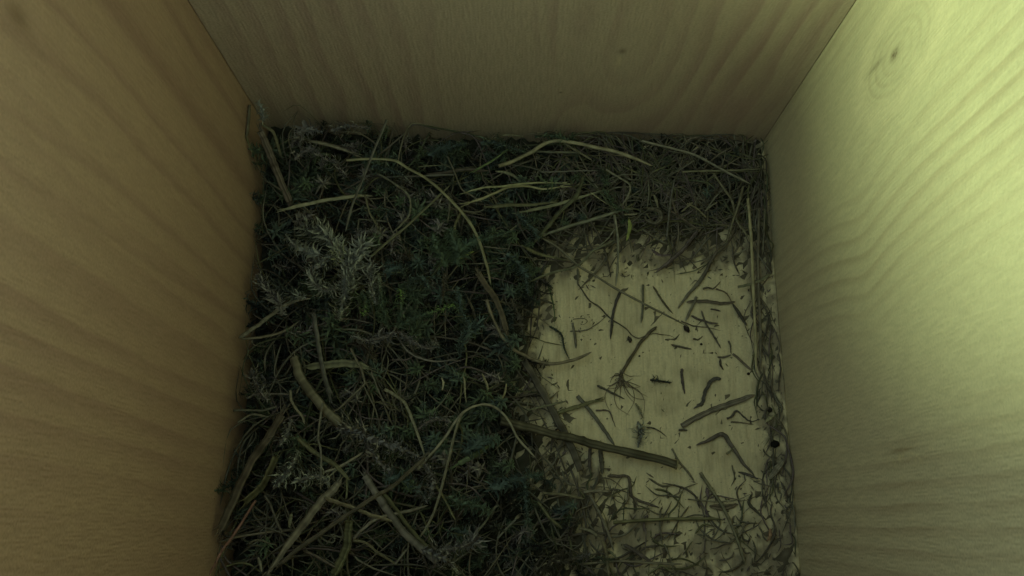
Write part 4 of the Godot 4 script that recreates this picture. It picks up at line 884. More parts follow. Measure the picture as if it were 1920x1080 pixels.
	stem("thick_stalk", "thick tan straw slanting to the front edge, left of the pair", "stalk", "straws lying over the front of the nest", "grey", 1.73, 0.20, [Vector3(-33.4, 26.7, -10.3), Vector3(-31.3, 26.6, -7.3), Vector3(-28.7, 25.4, -3.6), Vector3(-26.4, 23.7, -0.4), Vector3(-24.1, 22.0, 2.6), Vector3(-20.7, 20.5, 5.5), Vector3(-17.0, 20.3, 8.4)])
	stem("grass_straw", "olive straw lying close along the thick tan straw, right of pair", "straw", "straws lying over the front of the nest", "olive", 0.97, 0.20, [Vector3(-29.5, 25.7, -6.9), Vector3(-26.1, 23.6, -2.7), Vector3(-23.0, 21.4, 1.4), Vector3(-20.2, 20.3, 4.6), Vector3(-17.3, 20.3, 7.7)])
	stem("grass_straw", "short straw meeting the thick tan straw at the front edge", "straw", "straws lying over the front of the nest", "tan", 0.76, 0.20, [Vector3(-17.7, 19.3, 7.9), Vector3(-16.0, 19.1, 6.0), Vector3(-14.1, 18.7, 4.3)])
	stem("twig", "knobbly pale twig slanting down right over the thick tan straw", "twig", "straws lying over the front of the nest", "tan", 0.86, 0.20, [Vector3(-42.3, 27.6, -5.6), Vector3(-39.4, 27.6, -4.6), Vector3(-35.8, 27.5, -3.4), Vector3(-33.1, 27.1, -2.4), Vector3(-30.5, 26.3, -1.5), Vector3(-27.9, 24.8, -0.6), Vector3(-25.7, 23.1, 0.4)])
	stem("grass_strip", "wide folded pale blade slanting down left at the front left", "grass blade", "straws lying over the front of the nest", "tan", 1.84, 0.80, [Vector3(-38.7, 26.5, -9.4), Vector3(-40.7, 26.6, -7.0), Vector3(-43.0, 26.6, -4.7), Vector3(-45.4, 26.4, -1.5), Vector3(-48.1, 26.2, 2.3), Vector3(-51.2, 25.9, 6.7), Vector3(-54.1, 26.1, 11.3)])
	stem("thick_stalk", "long dark straw slanting up right across the front left straws", "stalk", "straws lying over the front of the nest", "dark", 0.97, 0.10, [Vector3(-51.3, 27.9, 9.0), Vector3(-46.9, 28.3, 5.3), Vector3(-42.4, 28.5, 1.9), Vector3(-36.7, 28.3, -1.8), Vector3(-31.3, 27.2, -5.5), Vector3(-28.7, 26.1, -7.1), Vector3(-26.1, 24.4, -9.1), Vector3(-20.9, 21.0, -14.5)])
	stem("grass_straw", "pale straw bowing up right from the front left to the pair", "straw", "straws lying over the front of the nest", "tan", 0.76, 0.20, [Vector3(-35.2, 26.9, 3.3), Vector3(-33.3, 27.0, 1.3), Vector3(-31.1, 26.4, -0.5), Vector3(-28.9, 25.3, -1.5), Vector3(-24.4, 22.4, -2.7), Vector3(-19.6, 19.8, -4.1)])
	stem("grass_straw", "thin pale straw arching down right at the front left edge", "straw", "straws lying over the front of the nest", "tan", 0.54, 0.10, [Vector3(-35.3, 26.9, 3.7), Vector3(-33.2, 26.5, 4.0), Vector3(-31.3, 25.8, 4.9), Vector3(-28.9, 24.5, 6.8), Vector3(-26.1, 23.0, 9.0)])
	stem("grass_straw", "short grey straw rising right from the thin arching straw's end", "straw", "straws lying over the front of the nest", "grey", 0.54, 0.10, [Vector3(-26.3, 23.1, 9.0), Vector3(-25.1, 22.4, 7.3), Vector3(-23.7, 21.6, 5.5)])
	stem("rootlet", "thin looping rootlet left of the olive stalk at the front", "rootlet", "straws lying over the front of the nest", "grey", 0.38, 0.00, [Vector3(-42.8, 26.3, 2.9), Vector3(-41.3, 26.3, 3.9), Vector3(-39.9, 26.2, 4.1), Vector3(-39.5, 26.3, 3.1), Vector3(-40.5, 26.4, 2.2), Vector3(-38.8, 26.3, 2.9), Vector3(-37.1, 26.1, 3.6)])
	stem("grass_straw", "short vertical straw right of the wide folded blade's top", "straw", "straws lying over the front of the nest", "olive", 0.54, 0.10, [Vector3(-37.5, 26.4, -9.9), Vector3(-37.4, 26.5, -7.7), Vector3(-37.4, 26.6, -5.1)])
	stem("thick_stalk", "broad olive stalk pointing down at the front left edge", "stalk", "straws lying over the front of the nest", "olive", 1.84, 0.50, [Vector3(-36.8, 24.5, -0.7), Vector3(-37.0, 24.3, 2.2), Vector3(-37.2, 24.0, 5.1), Vector3(-38.2, 24.0, 7.9), Vector3(-39.8, 24.3, 10.9)])
	stem("grass_straw", "curved grey straw left of the wide folded blade", "straw", "straws lying over the front of the nest", "grey", 0.54, 0.10, [Vector3(-56.4, 24.6, -6.2), Vector3(-54.7, 24.7, -3.9), Vector3(-53.4, 24.8, -1.4), Vector3(-52.6, 24.9, 0.6), Vector3(-51.4, 24.9, 2.3)])
	stem("leaf_fragment", "small pale leaf standing on the wide folded blade", "leaf", "straws lying over the front of the nest", "straw", 0.86, 0.60, [Vector3(-49.5, 26.2, -2.2), Vector3(-49.5, 26.2, -0.6), Vector3(-49.9, 26.1, 1.0)])
	stem("leaf_fragment", "pale pointed leaf at the front left corner, right of reddish straw", "leaf", "straws lying over the front of the nest", "straw", 0.86, 0.60, [Vector3(-56.6, 25.0, 7.3), Vector3(-55.9, 25.0, 8.8), Vector3(-55.5, 25.1, 10.5)])
	stem("rootlet", "thin arched stem near the left wall at the front", "rootlet", "straws lying over the front of the nest", "grey", 0.43, 0.00, [Vector3(-59.0, 24.8, 4.5), Vector3(-58.0, 24.7, 3.8), Vector3(-56.6, 24.7, 3.7), Vector3(-54.8, 24.8, 4.2), Vector3(-52.8, 24.8, 4.7)])
	stem("twig", "dark straw slanting down right from the long dark straw", "twig", "straws lying over the front of the nest", "dark", 0.65, 0.10, [Vector3(-46.7, 25.1, 6.0), Vector3(-43.0, 25.1, 7.7), Vector3(-39.1, 25.1, 9.6)])
	stem("rootlet", "thin level straw near the sharp elbow of the longest straw", "rootlet", "straws lying over the back of the nest", "grey", 0.32, 0.00, [Vector3(-7.8, 16.4, -68.4), Vector3(-4.1, 15.8, -68.3), Vector3(0.0, 15.3, -68.1)])
	stem("leaf_fragment", "bright green needle tip pointing right in the nest centre", "leaf", "straws lying over the back of the nest", "bright", 0.76, 0.40, [Vector3(-13.6, 20.2, -64.0), Vector3(-11.7, 19.4, -65.2), Vector3(-9.6, 18.3, -66.5)])
	stem("thick_stalk", "ragged brown stalk running down beside the bowed floor stem", "stalk", "straws and stems reaching over the bare floor", "brown", 1.51, 0.50, [Vector3(-8.7, 16.9, -61.2), Vector3(-6.6, 15.9, -58.1), Vector3(-4.6, 13.6, -55.9), Vector3(-2.9, 10.5, -52.4), Vector3(-1.5, 9.5, -47.8)])
	stem("grass_strip", "olive blade slanting right just under the long straight straw's start", "grass blade", "straws and stems reaching over the bare floor", "olive", 0.97, 0.50, [Vector3(3.4, 11.3, -69.9), Vector3(5.7, 8.8, -69.4), Vector3(8.1, 6.5, -69.3), Vector3(12.1, 5.0, -68.9)])
	stem("grass_straw", "tan straw standing up from the front edge of the floor", "straw", "short straws over the front right floor", "tan", 0.86, 0.20, [Vector3(22.3, 4.2, 3.9), Vector3(23.0, 4.3, 6.2), Vector3(23.6, 4.5, 8.7), Vector3(23.8, 5.1, 12.7)])
	stem("grass_straw", "short tan straw leaning against the straw at the front edge", "straw", "short straws over the front right floor", "straw", 0.76, 0.20, [Vector3(16.6, 4.9, 1.1), Vector3(18.9, 4.6, 1.8), Vector3(21.4, 4.3, 3.4)])
	stem("grass_straw", "short straw right of the straw standing at the front edge", "straw", "short straws over the front right floor", "straw", 0.54, 0.20, [Vector3(23.0, 3.8, 6.0), Vector3(24.5, 3.8, 7.2), Vector3(26.0, 3.8, 8.6)])
	stem("leaf_fragment", "leftmost of four pale moss needles in a row", "leaf", "row of pale moss needles", "pale", 0.54, 0.50, [Vector3(-17.4, 15.9, -34.6), Vector3(-17.1, 15.6, -33.0), Vector3(-17.2, 15.4, -31.4)])
	stem("leaf_fragment", "second from left of four pale moss needles in a row", "leaf", "row of pale moss needles", "pale", 0.54, 0.50, [Vector3(-12.1, 15.9, -35.6), Vector3(-11.5, 15.3, -33.4), Vector3(-11.6, 14.6, -31.2), Vector3(-11.3, 13.6, -28.6)])
	stem("leaf_fragment", "third from left, brightest of four pale moss needles in a row", "leaf", "row of pale moss needles", "pale", 0.65, 0.50, [Vector3(-7.4, 14.4, -35.9), Vector3(-6.5, 13.4, -34.2), Vector3(-6.1, 12.6, -32.7), Vector3(-6.3, 11.7, -30.6)])
	stem("leaf_fragment", "rightmost of four pale moss needles in a row", "leaf", "row of pale moss needles", "pale", 0.54, 0.50, [Vector3(-1.5, 9.3, -34.2), Vector3(-2.0, 9.1, -31.6), Vector3(-3.1, 9.2, -29.1)])
	stem("grass_straw", "long brown straw lying level along the front right edge", "straw", "short straws over the front right floor", "brown", 0.65, 0.10, [Vector3(17.0, 4.4, 9.7), Vector3(25.1, 2.9, 9.3), Vector3(33.1, 2.0, 9.6), Vector3(42.4, 1.7, 9.8)])
	stem("grass_straw", "thin olive stem rising right at the front right edge", "straw", "short straws over the front right floor", "olive", 0.54, 0.10, [Vector3(33.6, 2.1, 12.3), Vector3(36.0, 1.9, 10.6), Vector3(37.1, 1.9, 10.1), Vector3(39.1, 1.9, 11.6)])
	stem("rootlet", "thin brown upright stem left of the heavy dark front stem", "rootlet", "short straws over the front right floor", "brown", 0.43, 0.00, [Vector3(33.6, 1.8, 1.2), Vector3(33.6, 1.8, 5.0), Vector3(33.2, 1.7, 9.6)])
	stem("rootlet", "thin pale stem slanting down right near the heavy dark front stem", "rootlet", "short straws over the front right floor", "straw", 0.43, 0.00, [Vector3(38.1, 1.5, 5.0), Vector3(39.6, 1.5, 8.6), Vector3(40.5, 1.5, 12.4)])
	moss("pale grey moss shoot at the top of the left pale clump", "moss shoots standing out of the nest", "mgrey", "mgrey", 2.83, [Vector3(-53.8, 20.4, -73.4), Vector3(-51.3, 20.3, -71.7), Vector3(-48.5, 20.3, -70.3), Vector3(-44.9, 20.5, -69.3), Vector3(-42.3, 22.2, -66.0)])
	moss("pale grey moss shoot pointing up left out of the pale clump", "moss shoots standing out of the nest", "mgrey", "mgrey", 2.60, [Vector3(-47.7, 22.2, -64.3), Vector3(-51.3, 20.8, -65.6), Vector3(-54.0, 20.2, -66.9), Vector3(-57.0, 20.1, -69.9)])
	moss("yellow tipped moss shoot in the middle of the pale clump", "moss shoots standing out of the nest", "mgrey", "myellow", 2.83, [Vector3(-48.4, 24.1, -60.0), Vector3(-46.4, 24.1, -62.0), Vector3(-44.4, 24.2, -63.4), Vector3(-41.5, 24.7, -61.8)])
	moss("thick pale moss shoot hanging down in the left pale clump", "moss shoots standing out of the nest", "mgrey", "mpale", 3.54, [Vector3(-40.2, 23.8, -64.9), Vector3(-39.9, 25.0, -59.7), Vector3(-40.4, 25.2, -54.9), Vector3(-41.1, 25.1, -50.3), Vector3(-41.5, 24.9, -47.3)])
	moss("ragged moss shoot right of the thick hanging pale one", "moss shoots standing out of the nest", "mgrey", "mpale", 3.07, [Vector3(-37.1, 22.0, -68.0), Vector3(-37.9, 23.9, -64.3), Vector3(-38.8, 25.0, -60.4), Vector3(-38.3, 25.2, -54.9)])
	moss("curled grey moss shoot forming a ring in the pale clump", "moss shoots standing out of the nest", "mgrey", "mgrey", 2.60, [Vector3(-49.6, 22.3, -61.5), Vector3(-49.3, 23.0, -58.5), Vector3(-48.0, 23.6, -56.2), Vector3(-45.2, 24.1, -54.8), Vector3(-41.6, 24.2, -55.2)])
	moss("dull moss shoot near the left wall under the pale clump", "moss shoots standing out of the nest", "mdark", "mgrey", 2.36, [Vector3(-60.3, 17.5, -59.6), Vector3(-58.4, 18.0, -57.2), Vector3(-55.0, 19.5, -54.8), Vector3(-51.1, 21.7, -53.7)])
	moss("short moss shoot with a bright green leaf below the pale clump", "moss shoots standing out of the nest", "mgreen", "fresh", 2.12, [Vector3(-36.1, 27.1, -53.7), Vector3(-35.2, 26.9, -51.5), Vector3(-35.3, 26.7, -47.9)])
	moss("pale green moss shoot standing upright right of the pale clump", "moss shoots standing out of the nest", "mgreen", "mpale", 2.36, [Vector3(-29.9, 22.7, -45.2), Vector3(-31.0, 23.9, -49.9), Vector3(-31.9, 24.4, -54.1), Vector3(-32.6, 24.4, -58.7)])
	moss("arched teal moss shoot bending over right of the upright one", "moss shoots standing out of the nest", "mteal", "mgreen", 2.36, [Vector3(-31.6, 24.1, -59.0), Vector3(-29.5, 22.9, -60.5), Vector3(-27.3, 22.2, -60.8), Vector3(-26.4, 21.9, -58.9)])
	moss("upright green moss shoot beside the bright tipped shoot", "moss shoots standing out of the nest", "mgreen", "fresh", 2.12, [Vector3(-27.4, 24.5, -45.2), Vector3(-26.7, 24.8, -49.7), Vector3(-26.9, 25.2, -54.3)])
	moss("long moss shoot with the brightest green tip in the nest", "moss shoots standing out of the nest", "mgreen", "fresh", 2.12, [Vector3(-27.3, 25.4, -45.1), Vector3(-24.6, 24.5, -47.0), Vector3(-21.9, 23.9, -48.3), Vector3(-18.1, 23.5, -49.8), Vector3(-14.3, 23.5, -51.2)])
	moss("star shaped moss shoot spreading leaves in the nest centre", "moss shoots standing out of the nest", "mgreen", "mgreen", 3.07, [Vector3(-16.0, 20.8, -61.6), Vector3(-17.6, 20.4, -64.0), Vector3(-19.1, 19.6, -67.4), Vector3(-20.1, 18.6, -70.8)])
	moss("leafy moss shoot just right of the star shaped one", "moss shoots standing out of the nest", "mgreen", "mgreen", 2.83, [Vector3(-13.8, 21.0, -61.9), Vector3(-13.4, 20.3, -65.2), Vector3(-14.9, 18.8, -69.6), Vector3(-15.6, 17.8, -72.6)])
	moss("long green moss shoot slanting up right under the pale straws", "moss shoots standing out of the nest", "mgreen", "mgreen", 2.36, [Vector3(-13.7, 20.2, -65.8), Vector3(-10.6, 18.0, -68.7), Vector3(-7.4, 16.7, -70.3), Vector3(-3.4, 16.1, -71.4), Vector3(0.3, 15.9, -72.9)])
	moss("brownish moss shoot hanging below the star shaped shoot", "moss shoots standing out of the nest", "mbrown", "mgreen", 2.36, [Vector3(-16.7, 20.9, -60.0), Vector3(-16.9, 20.3, -56.3), Vector3(-17.3, 19.4, -52.4)])
	moss("dull teal moss shoot right of the brownish hanging shoot", "moss shoots standing out of the nest", "mteal", "mteal", 2.12, [Vector3(-13.7, 20.8, -56.7), Vector3(-13.0, 19.8, -54.2), Vector3(-12.5, 18.1, -51.1), Vector3(-10.7, 16.1, -47.7)])
	moss("felted grey moss clump in the back left corner", "moss shoots standing out of the nest", "mfelt", "mfelt", 2.60, [Vector3(-55.6, 22.9, -89.5), Vector3(-53.3, 22.9, -91.9), Vector3(-50.6, 21.7, -92.7), Vector3(-48.8, 20.7, -90.5), Vector3(-49.5, 20.5, -88.2)])
	moss("felted grey moss shoot under the back left grey blade", "moss shoots standing out of the nest", "mfelt", "mfelt", 2.36, [Vector3(-48.3, 20.6, -90.5), Vector3(-45.9, 20.1, -90.2), Vector3(-44.2, 19.6, -88.0), Vector3(-42.8, 19.4, -86.3)])
	moss("green moss knot where several straws meet right of centre", "moss shoots standing out of the nest", "mgreen", "mgreen", 2.36, [Vector3(24.3, 11.6, -86.5), Vector3(26.0, 10.9, -83.7), Vector3(27.9, 10.6, -81.1), Vector3(30.7, 10.6, -80.2)])
	moss("bluish moss shoot between the olive blade and straight straw", "moss shoots standing out of the nest", "mteal", "mteal", 2.36, [Vector3(1.1, 15.2, -77.9), Vector3(3.3, 14.5, -75.8), Vector3(5.6, 13.0, -74.2), Vector3(7.0, 11.4, -72.4)])
	moss("little teal moss sprig lying on the bare floor", "moss shoots standing out of the nest", "mteal", "mteal", 1.42, [Vector3(10.0, 1.3, -50.9), Vector3(12.2, 1.0, -49.7), Vector3(13.4, 0.8, -48.3), Vector3(13.9, 0.8, -45.1), Vector3(15.2, 0.8, -42.0)])
	moss("small leafy dark moss sprig on the right of the bare floor", "moss shoots standing out of the nest", "mdark", "mdark", 1.77, [Vector3(36.5, 0.8, -36.5), Vector3(38.9, 0.8, -36.2), Vector3(42.2, 0.8, -35.7)])
	moss("pale grey moss tuft on the floor above the hollow straw", "moss shoots standing out of the nest", "mpale", "mpale", 1.65, [Vector3(32.4, 0.8, -30.3), Vector3(33.5, 0.8, -28.4), Vector3(34.2, 0.8, -26.4)])
	moss("broad grey moss tuft lying against the hollow straw", "moss shoots standing out of the nest", "mgrey", "mgrey", 2.83, [Vector3(32.8, 0.8, -25.6), Vector3(33.5, 0.8, -22.6), Vector3(32.8, 0.8, -19.3)])
	moss("teal moss shoot pointing right below the straw arch", "moss shoots standing out of the nest", "mteal", "mgreen", 2.60, [Vector3(-5.1, 16.3, -7.8), Vector3(-2.1, 14.3, -9.0), Vector3(1.0, 12.8, -10.2), Vector3(4.2, 11.6, -11.0), Vector3(7.6, 10.2, -11.5)])
	moss("teal moss shoot hanging from the shoot below the arch", "moss shoots standing out of the nest", "mteal", "mgreen", 2.36, [Vector3(3.1, 11.1, -9.9), Vector3(3.4, 11.2, -6.4), Vector3(3.6, 11.3, -2.4), Vector3(5.1, 11.3, 2.3)])
	moss("pale feathery moss fan at the front left of centre", "moss shoots standing out of the nest", "mfelt", "mpale", 3.07, [Vector3(-20.7, 21.1, 5.7), Vector3(-17.7, 20.9, 6.9), Vector3(-14.6, 20.9, 8.3), Vector3(-11.8, 21.1, 11.1)])
	moss("grey feathery moss shoot at the front edge centre", "moss shoots standing out of the nest", "mfelt", "mfelt", 2.83, [Vector3(-7.4, 17.9, 2.9), Vector3(-9.8, 19.8, 4.6), Vector3(-13.4, 20.7, 5.5), Vector3(-16.8, 20.6, 5.8)])
	moss("brownish moss shoot at the front edge right of centre", "moss shoots standing out of the nest", "mbrown", "mbrown", 2.83, [Vector3(6.7, 9.0, 11.7), Vector3(9.0, 8.7, 9.3), Vector3(12.7, 8.3, 5.9)])
	moss("second brownish moss shoot at the front edge, lying level", "moss shoots standing out of the nest", "mbrown", "mfelt", 2.60, [Vector3(9.8, 8.6, 9.3), Vector3(13.9, 8.1, 8.6), Vector3(18.7, 7.4, 7.4)])
	moss("pale feathered moss shoot left of the wide folded blade", "moss shoots standing out of the nest", "mgrey", "mpale", 2.83, [Vector3(-53.8, 27.2, -7.6), Vector3(-51.8, 27.3, -10.0), Vector3(-49.9, 27.2, -12.7), Vector3(-48.7, 26.8, -15.8)])
	moss("grey moss shoot under the pale feathered one at left", "moss shoots standing out of the nest", "mgrey", "mgrey", 2.60, [Vector3(-49.5, 27.6, -8.8), Vector3(-46.1, 27.9, -9.8), Vector3(-43.2, 28.0, -10.1), Vector3(-41.0, 28.1, -8.8)])
	moss("long felted grey moss shoot bridging the front left straws", "moss shoots standing out of the nest", "mfelt", "mfelt", 3.07, [Vector3(-40.6, 26.0, -21.2), Vector3(-36.9, 26.0, -20.5), Vector3(-33.3, 25.1, -18.9), Vector3(-29.5, 23.6, -17.8), Vector3(-25.5, 21.8, -16.7), Vector3(-21.0, 20.7, -14.6)])
	moss("felted moss shoot falling below the long felted bridge", "moss shoots standing out of the nest", "mfelt", "mfelt", 2.83, [Vector3(-34.1, 24.5, -18.0), Vector3(-32.0, 24.5, -15.3), Vector3(-30.0, 24.1, -12.9), Vector3(-27.6, 23.0, -11.0)])
	moss("felted moss shoot right of the falling felted one", "moss shoots standing out of the nest", "mfelt", "mfelt", 2.60, [Vector3(-21.4, 19.8, -14.4), Vector3(-19.3, 19.7, -11.7), Vector3(-18.5, 19.6, -8.5), Vector3(-19.4, 19.4, -5.5)])
	moss("dim green moss shoot under the straw arch", "moss shoots standing out of the nest", "mteal", "mgreen", 2.60, [Vector3(-11.6, 20.0, -15.9), Vector3(-8.9, 18.3, -17.8), Vector3(-6.2, 15.0, -19.3), Vector3(-3.4, 11.8, -20.2)])
	moss("grey moss shoot curling along the pale clump's upper right edge", "moss shoots standing out of the nest", "mgrey", "mpale", 2.83, [Vector3(-49.8, 21.0, -72.3), Vector3(-46.6, 21.5, -69.8), Vector3(-44.0, 22.8, -66.3), Vector3(-40.4, 24.4, -63.3)])
	moss("grey moss shoot hanging between the pale clump and upright shoot", "moss shoots standing out of the nest", "mgrey", "mgrey", 2.60, [Vector3(-34.1, 24.1, -62.3), Vector3(-34.8, 24.8, -58.4), Vector3(-33.9, 24.9, -54.3), Vector3(-32.8, 24.5, -51.1)])
	moss("small grey moss shoot pointing right above the hanging one", "moss shoots standing out of the nest", "mfelt", "mgrey", 2.36, [Vector3(-39.8, 20.3, -69.4), Vector3(-37.0, 19.9, -71.3), Vector3(-33.5, 19.7, -71.0)])
	moss("dull felted moss shoot close to the left wall, middle", "moss shoots standing out of the nest", "mfelt", "mfelt", 2.36, [Vector3(-64.8, 17.3, -60.6), Vector3(-61.7, 17.5, -57.0), Vector3(-58.1, 18.9, -53.1), Vector3(-56.3, 20.6, -49.4)])
	moss("grey moss shoot spreading left from the bright tipped shoot's base", "moss shoots standing out of the nest", "mfelt", "mgrey", 2.60, [Vector3(-28.4, 20.9, -45.0), Vector3(-32.0, 22.5, -43.1), Vector3(-35.4, 23.4, -42.4), Vector3(-38.4, 23.7, -43.4)])
	moss("grey moss shoot spreading right from the bright tipped shoot's base", "moss shoots standing out of the nest", "mfelt", "mteal", 2.36, [Vector3(-27.6, 20.6, -45.1), Vector3(-24.6, 19.2, -43.0), Vector3(-21.0, 18.6, -41.5), Vector3(-17.8, 18.7, -41.8)])
	moss("dim moss shoot above the brightest green tip", "moss shoots standing out of the nest", "mteal", "mgreen", 2.36, [Vector3(-20.4, 20.0, -55.7), Vector3(-22.3, 20.2, -58.8), Vector3(-24.9, 20.5, -58.4), Vector3(-26.1, 20.9, -56.1)])
	moss("dim teal moss shoot right of the brightest green tip", "moss shoots standing out of the nest", "mteal", "mteal", 2.36, [Vector3(-7.0, 14.3, -49.3), Vector3(-10.1, 16.1, -46.9), Vector3(-12.4, 18.1, -43.2), Vector3(-12.8, 18.9, -39.3)])
	moss("bluish moss shoot under the end of the longest arching straw", "moss shoots standing out of the nest", "mteal", "mteal", 2.60, [Vector3(-1.6, 16.2, -66.8), Vector3(1.6, 14.6, -64.4), Vector3(3.6, 12.4, -61.3), Vector3(4.2, 10.7, -57.8)])
	moss("brownish moss shoot at the left border of the bare floor", "moss shoots standing out of the nest", "mbrown", "mgreen", 2.36, [Vector3(-0.3, 11.8, -55.8), Vector3(1.7, 9.7, -52.0), Vector3(2.8, 8.4, -48.1), Vector3(3.3, 7.7, -44.9)])
	moss("small curled moss shoot by the left wall beside the brown stalk", "moss shoots standing out of the nest", "mfelt", "mfelt", 2.36, [Vector3(-62.3, 23.2, -35.7), Vector3(-61.1, 23.3, -32.9), Vector3(-59.7, 23.5, -29.9), Vector3(-57.8, 23.9, -28.2)])
	moss("grey moss shoot standing between broad leaf stalks at left", "moss shoots standing out of the nest", "mgrey", "mgrey", 2.36, [Vector3(-53.5, 25.5, -17.2), Vector3(-52.1, 25.1, -20.1), Vector3(-51.4, 24.8, -23.3)])
	moss("dim moss shoot in the dark gap right of the straw pair", "moss shoots standing out of the nest", "mteal", "mfelt", 2.60, [Vector3(-29.1, 24.4, -9.8), Vector3(-25.7, 22.0, -9.7), Vector3(-22.1, 20.2, -7.6), Vector3(-19.9, 19.5, -4.9)])
	moss("dim grey moss shoot left of the straw arch's top", "moss shoots standing out of the nest", "mfelt", "mfelt", 2.36, [Vector3(-14.6, 18.3, -23.3), Vector3(-17.4, 18.4, -24.1), Vector3(-20.4, 18.9, -23.3), Vector3(-22.6, 19.5, -21.4)])
	moss("green moss shoot under the long dropping straw", "moss shoots standing out of the nest", "mgreen", "mgreen", 2.36, [Vector3(-15.0, 18.9, -6.1), Vector3(-11.8, 17.8, -4.5), Vector3(-8.1, 15.9, -4.0), Vector3(-5.1, 13.5, -2.3)])
	moss("dim moss shoot beneath the start of the longest arching straw", "moss shoots standing out of the nest", "mteal", "mfelt", 2.36, [Vector3(-36.8, 19.5, -89.2), Vector3(-33.0, 19.2, -88.8), Vector3(-28.8, 18.6, -87.5), Vector3(-26.3, 18.0, -85.1)])
	moss("dim moss shoot pressed to the back wall, left of centre", "moss shoots standing out of the nest", "mteal", "mteal", 2.60, [Vector3(-22.7, 15.1, -94.5), Vector3(-17.8, 13.4, -97.4), Vector3(-12.7, 12.3, -98.9)])
	moss("dim moss shoot pressed to the back wall at the centre", "moss shoots standing out of the nest", "mteal", "mgreen", 2.60, [Vector3(-8.7, 12.4, -99.2), Vector3(-3.2, 12.4, -98.8), Vector3(3.5, 12.3, -96.4)])
	moss("grey moss shoot climbing the back wall near the left corner", "moss shoots standing out of the nest", "mfelt", "mfelt", 2.60, [Vector3(-47.6, 19.7, -99.1), Vector3(-43.2, 19.4, -100.8), Vector3(-37.3, 19.2, -100.3)])
	moss("green moss shoot on the back wall behind the brightest straw", "moss shoots standing out of the nest", "mgreen", "mgreen", 2.60, [Vector3(16.2, 11.6, -99.5), Vector3(11.6, 11.4, -101.8), Vector3(6.4, 11.4, -101.6)])
	moss("grey moss shoot lowest in the back left corner", "moss shoots standing out of the nest", "mfelt", "mfelt", 2.60, [Vector3(-54.9, 25.4, -95.5), Vector3(-52.3, 23.3, -98.2), Vector3(-49.3, 21.5, -97.9)])
	moss("thin grey moss shoot climbing into the back left corner", "moss shoots standing out of the nest", "mgrey", "mgrey", 2.12, [Vector3(-62.0, 29.6, -97.0), Vector3(-62.6, 29.9, -99.4), Vector3(-63.8, 30.2, -102.2)])

	# seeds and pellets
	lump("seed", "large dark seed at the lower end of the long straight straw", "seed", "seeds on the bare floor", Color(.05, .042, .045), Vector3(46.9, 0.8, -50.3), Vector3(1.5, 1.3, 2.4), 0.5)
	lump("seed", "smaller dark seed beside the wavy rootlet, left of the large seed", "seed", "seeds on the bare floor", Color(.07, .06, .055), Vector3(31.5, 0.6, -47.4), Vector3(1.2, 1.1, 2.0), 0.35)
	lump("pellet", "black round pellet at the foot of the right wall", "pellet", "pellets along the right wall", Color(.016, .015, .015), Vector3(67.9, 1.2, -19.7), Vector3(2.5, 2.0, 2.0), 0.2)
	lump("pellet", "smaller black pellet near the right wall above the pale flake", "pellet", "pellets along the right wall", Color(.03, .028, .028), Vector3(67.4, 0.8, -28.6), Vector3(1.5, 1.3, 1.3), 0.9)
	lump("pellet", "tiny black pellet left of the longest pale straw's foot", "pellet", "pellets along the right wall", Color(.03, .028, .028), Vector3(62.7, 0.4, -38.2), Vector3(0.9, 0.7, 0.8), 0.9)
	lump("pellet", "tiny dark pellet under the large dark seed, right of short stick", "pellet", "seeds on the bare floor", Color(.05, .045, .045), Vector3(50.7, 0.3, -46.2), Vector3(0.8, 0.6, 0.7), 0.4)
	lump("pellet", "tiny dark pellet in the open floor below the wavy rootlet", "pellet", "seeds on the bare floor", Color(.05, .045, .045), Vector3(34.0, 0.25, -43.0), Vector3(0.6, 0.5, 0.5), 0.4)

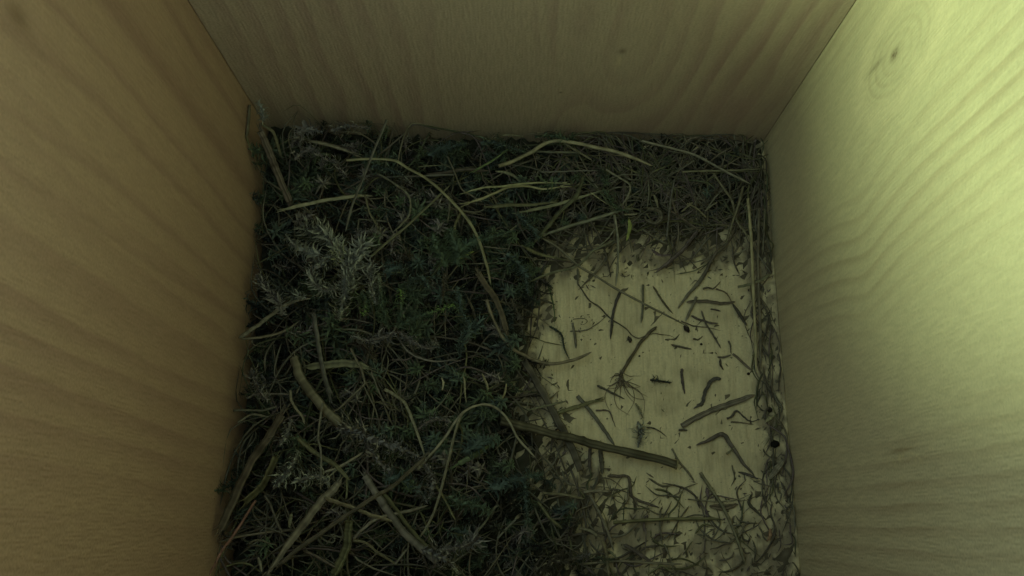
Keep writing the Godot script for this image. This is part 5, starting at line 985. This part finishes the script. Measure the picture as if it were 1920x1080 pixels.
	# parts of single stems
	for o in get_children():
		if not o.has_meta("label"):
			continue
		var said: String = o.get_meta("label")
		if said.begins_with("brown stick on the bare floor"):
			root_tuft(o, Vector3(28.8, 0.7, -37.0), 26, 8.0, Vector3(0.25, 0, 1))
		elif said.begins_with("thick hollow straw"):
			hollow_end(o)

func root_tuft(o: Node3D, at: Vector3, count: int, reach: float, towards: Vector3) -> void:
	var v := PackedVector3Array()
	var c := PackedColorArray()
	var ix := PackedInt32Array()
	for k in count:
		var a := rng.randf() * TAU
		var d := (Vector3(cos(a), 0, sin(a)) * 0.8 + towards * 0.7) * reach * rng.randf_range(0.3, 1.0)
		var n := Vector3(-d.z, 0, d.x) * rng.randf_range(-0.35, 0.35)
		var p := at + Vector3(rng.randf_range(-.7, .7), 0, rng.randf_range(-1.5, 1.5))
		var pts := []
		for t in [0.0, 0.3, 0.65, 1.0]:
			var q: Vector3 = p + d * t + n * (4.0 * t * (1.0 - t)) + Vector3(rng.randf_range(-.3, .3), 0, rng.randf_range(-.3, .3))
			q.y = 0.2 + at.y * (1.0 - t) + rng.randf_range(0.0, 0.5)
			pts.append(q * MM - o.position)
		stem_arrays(spline(pts, 3), 0.22 * MM, 0.0, Color(.15, .13, .115), Vector2(0, 0.8), 4, v, c, ix)
	add_mesh("root_tuft", mesh_of(v, c, ix), plant, o)

# the square cut end of the hollow straw: a pale rim round a dark pith
func hollow_end(o: MeshInstance3D) -> void:
	var b := o.mesh.get_aabb()
	var e := Vector3(b.end.x, 0, 0)
	var n := 0
	for p: Vector3 in o.mesh.surface_get_arrays(0)[Mesh.ARRAY_VERTEX]:
		if p.x > b.end.x - 0.0012:
			e.y += p.y
			e.z += p.z
			n += 1
	e.y /= n
	e.z /= n
	var m := TorusMesh.new()
	m.outer_radius = 1.32 * MM
	m.inner_radius = 0.8 * MM
	m.rings = 20
	m.ring_segments = 8
	var rim := StandardMaterial3D.new()
	rim.albedo_color = Color(.20, .18, .11).linear_to_srgb()
	rim.roughness = 0.9
	var r := add_mesh("cut_rim", m, rim, o)
	r.position = e
	r.rotation_degrees = Vector3(0, -14, 90)
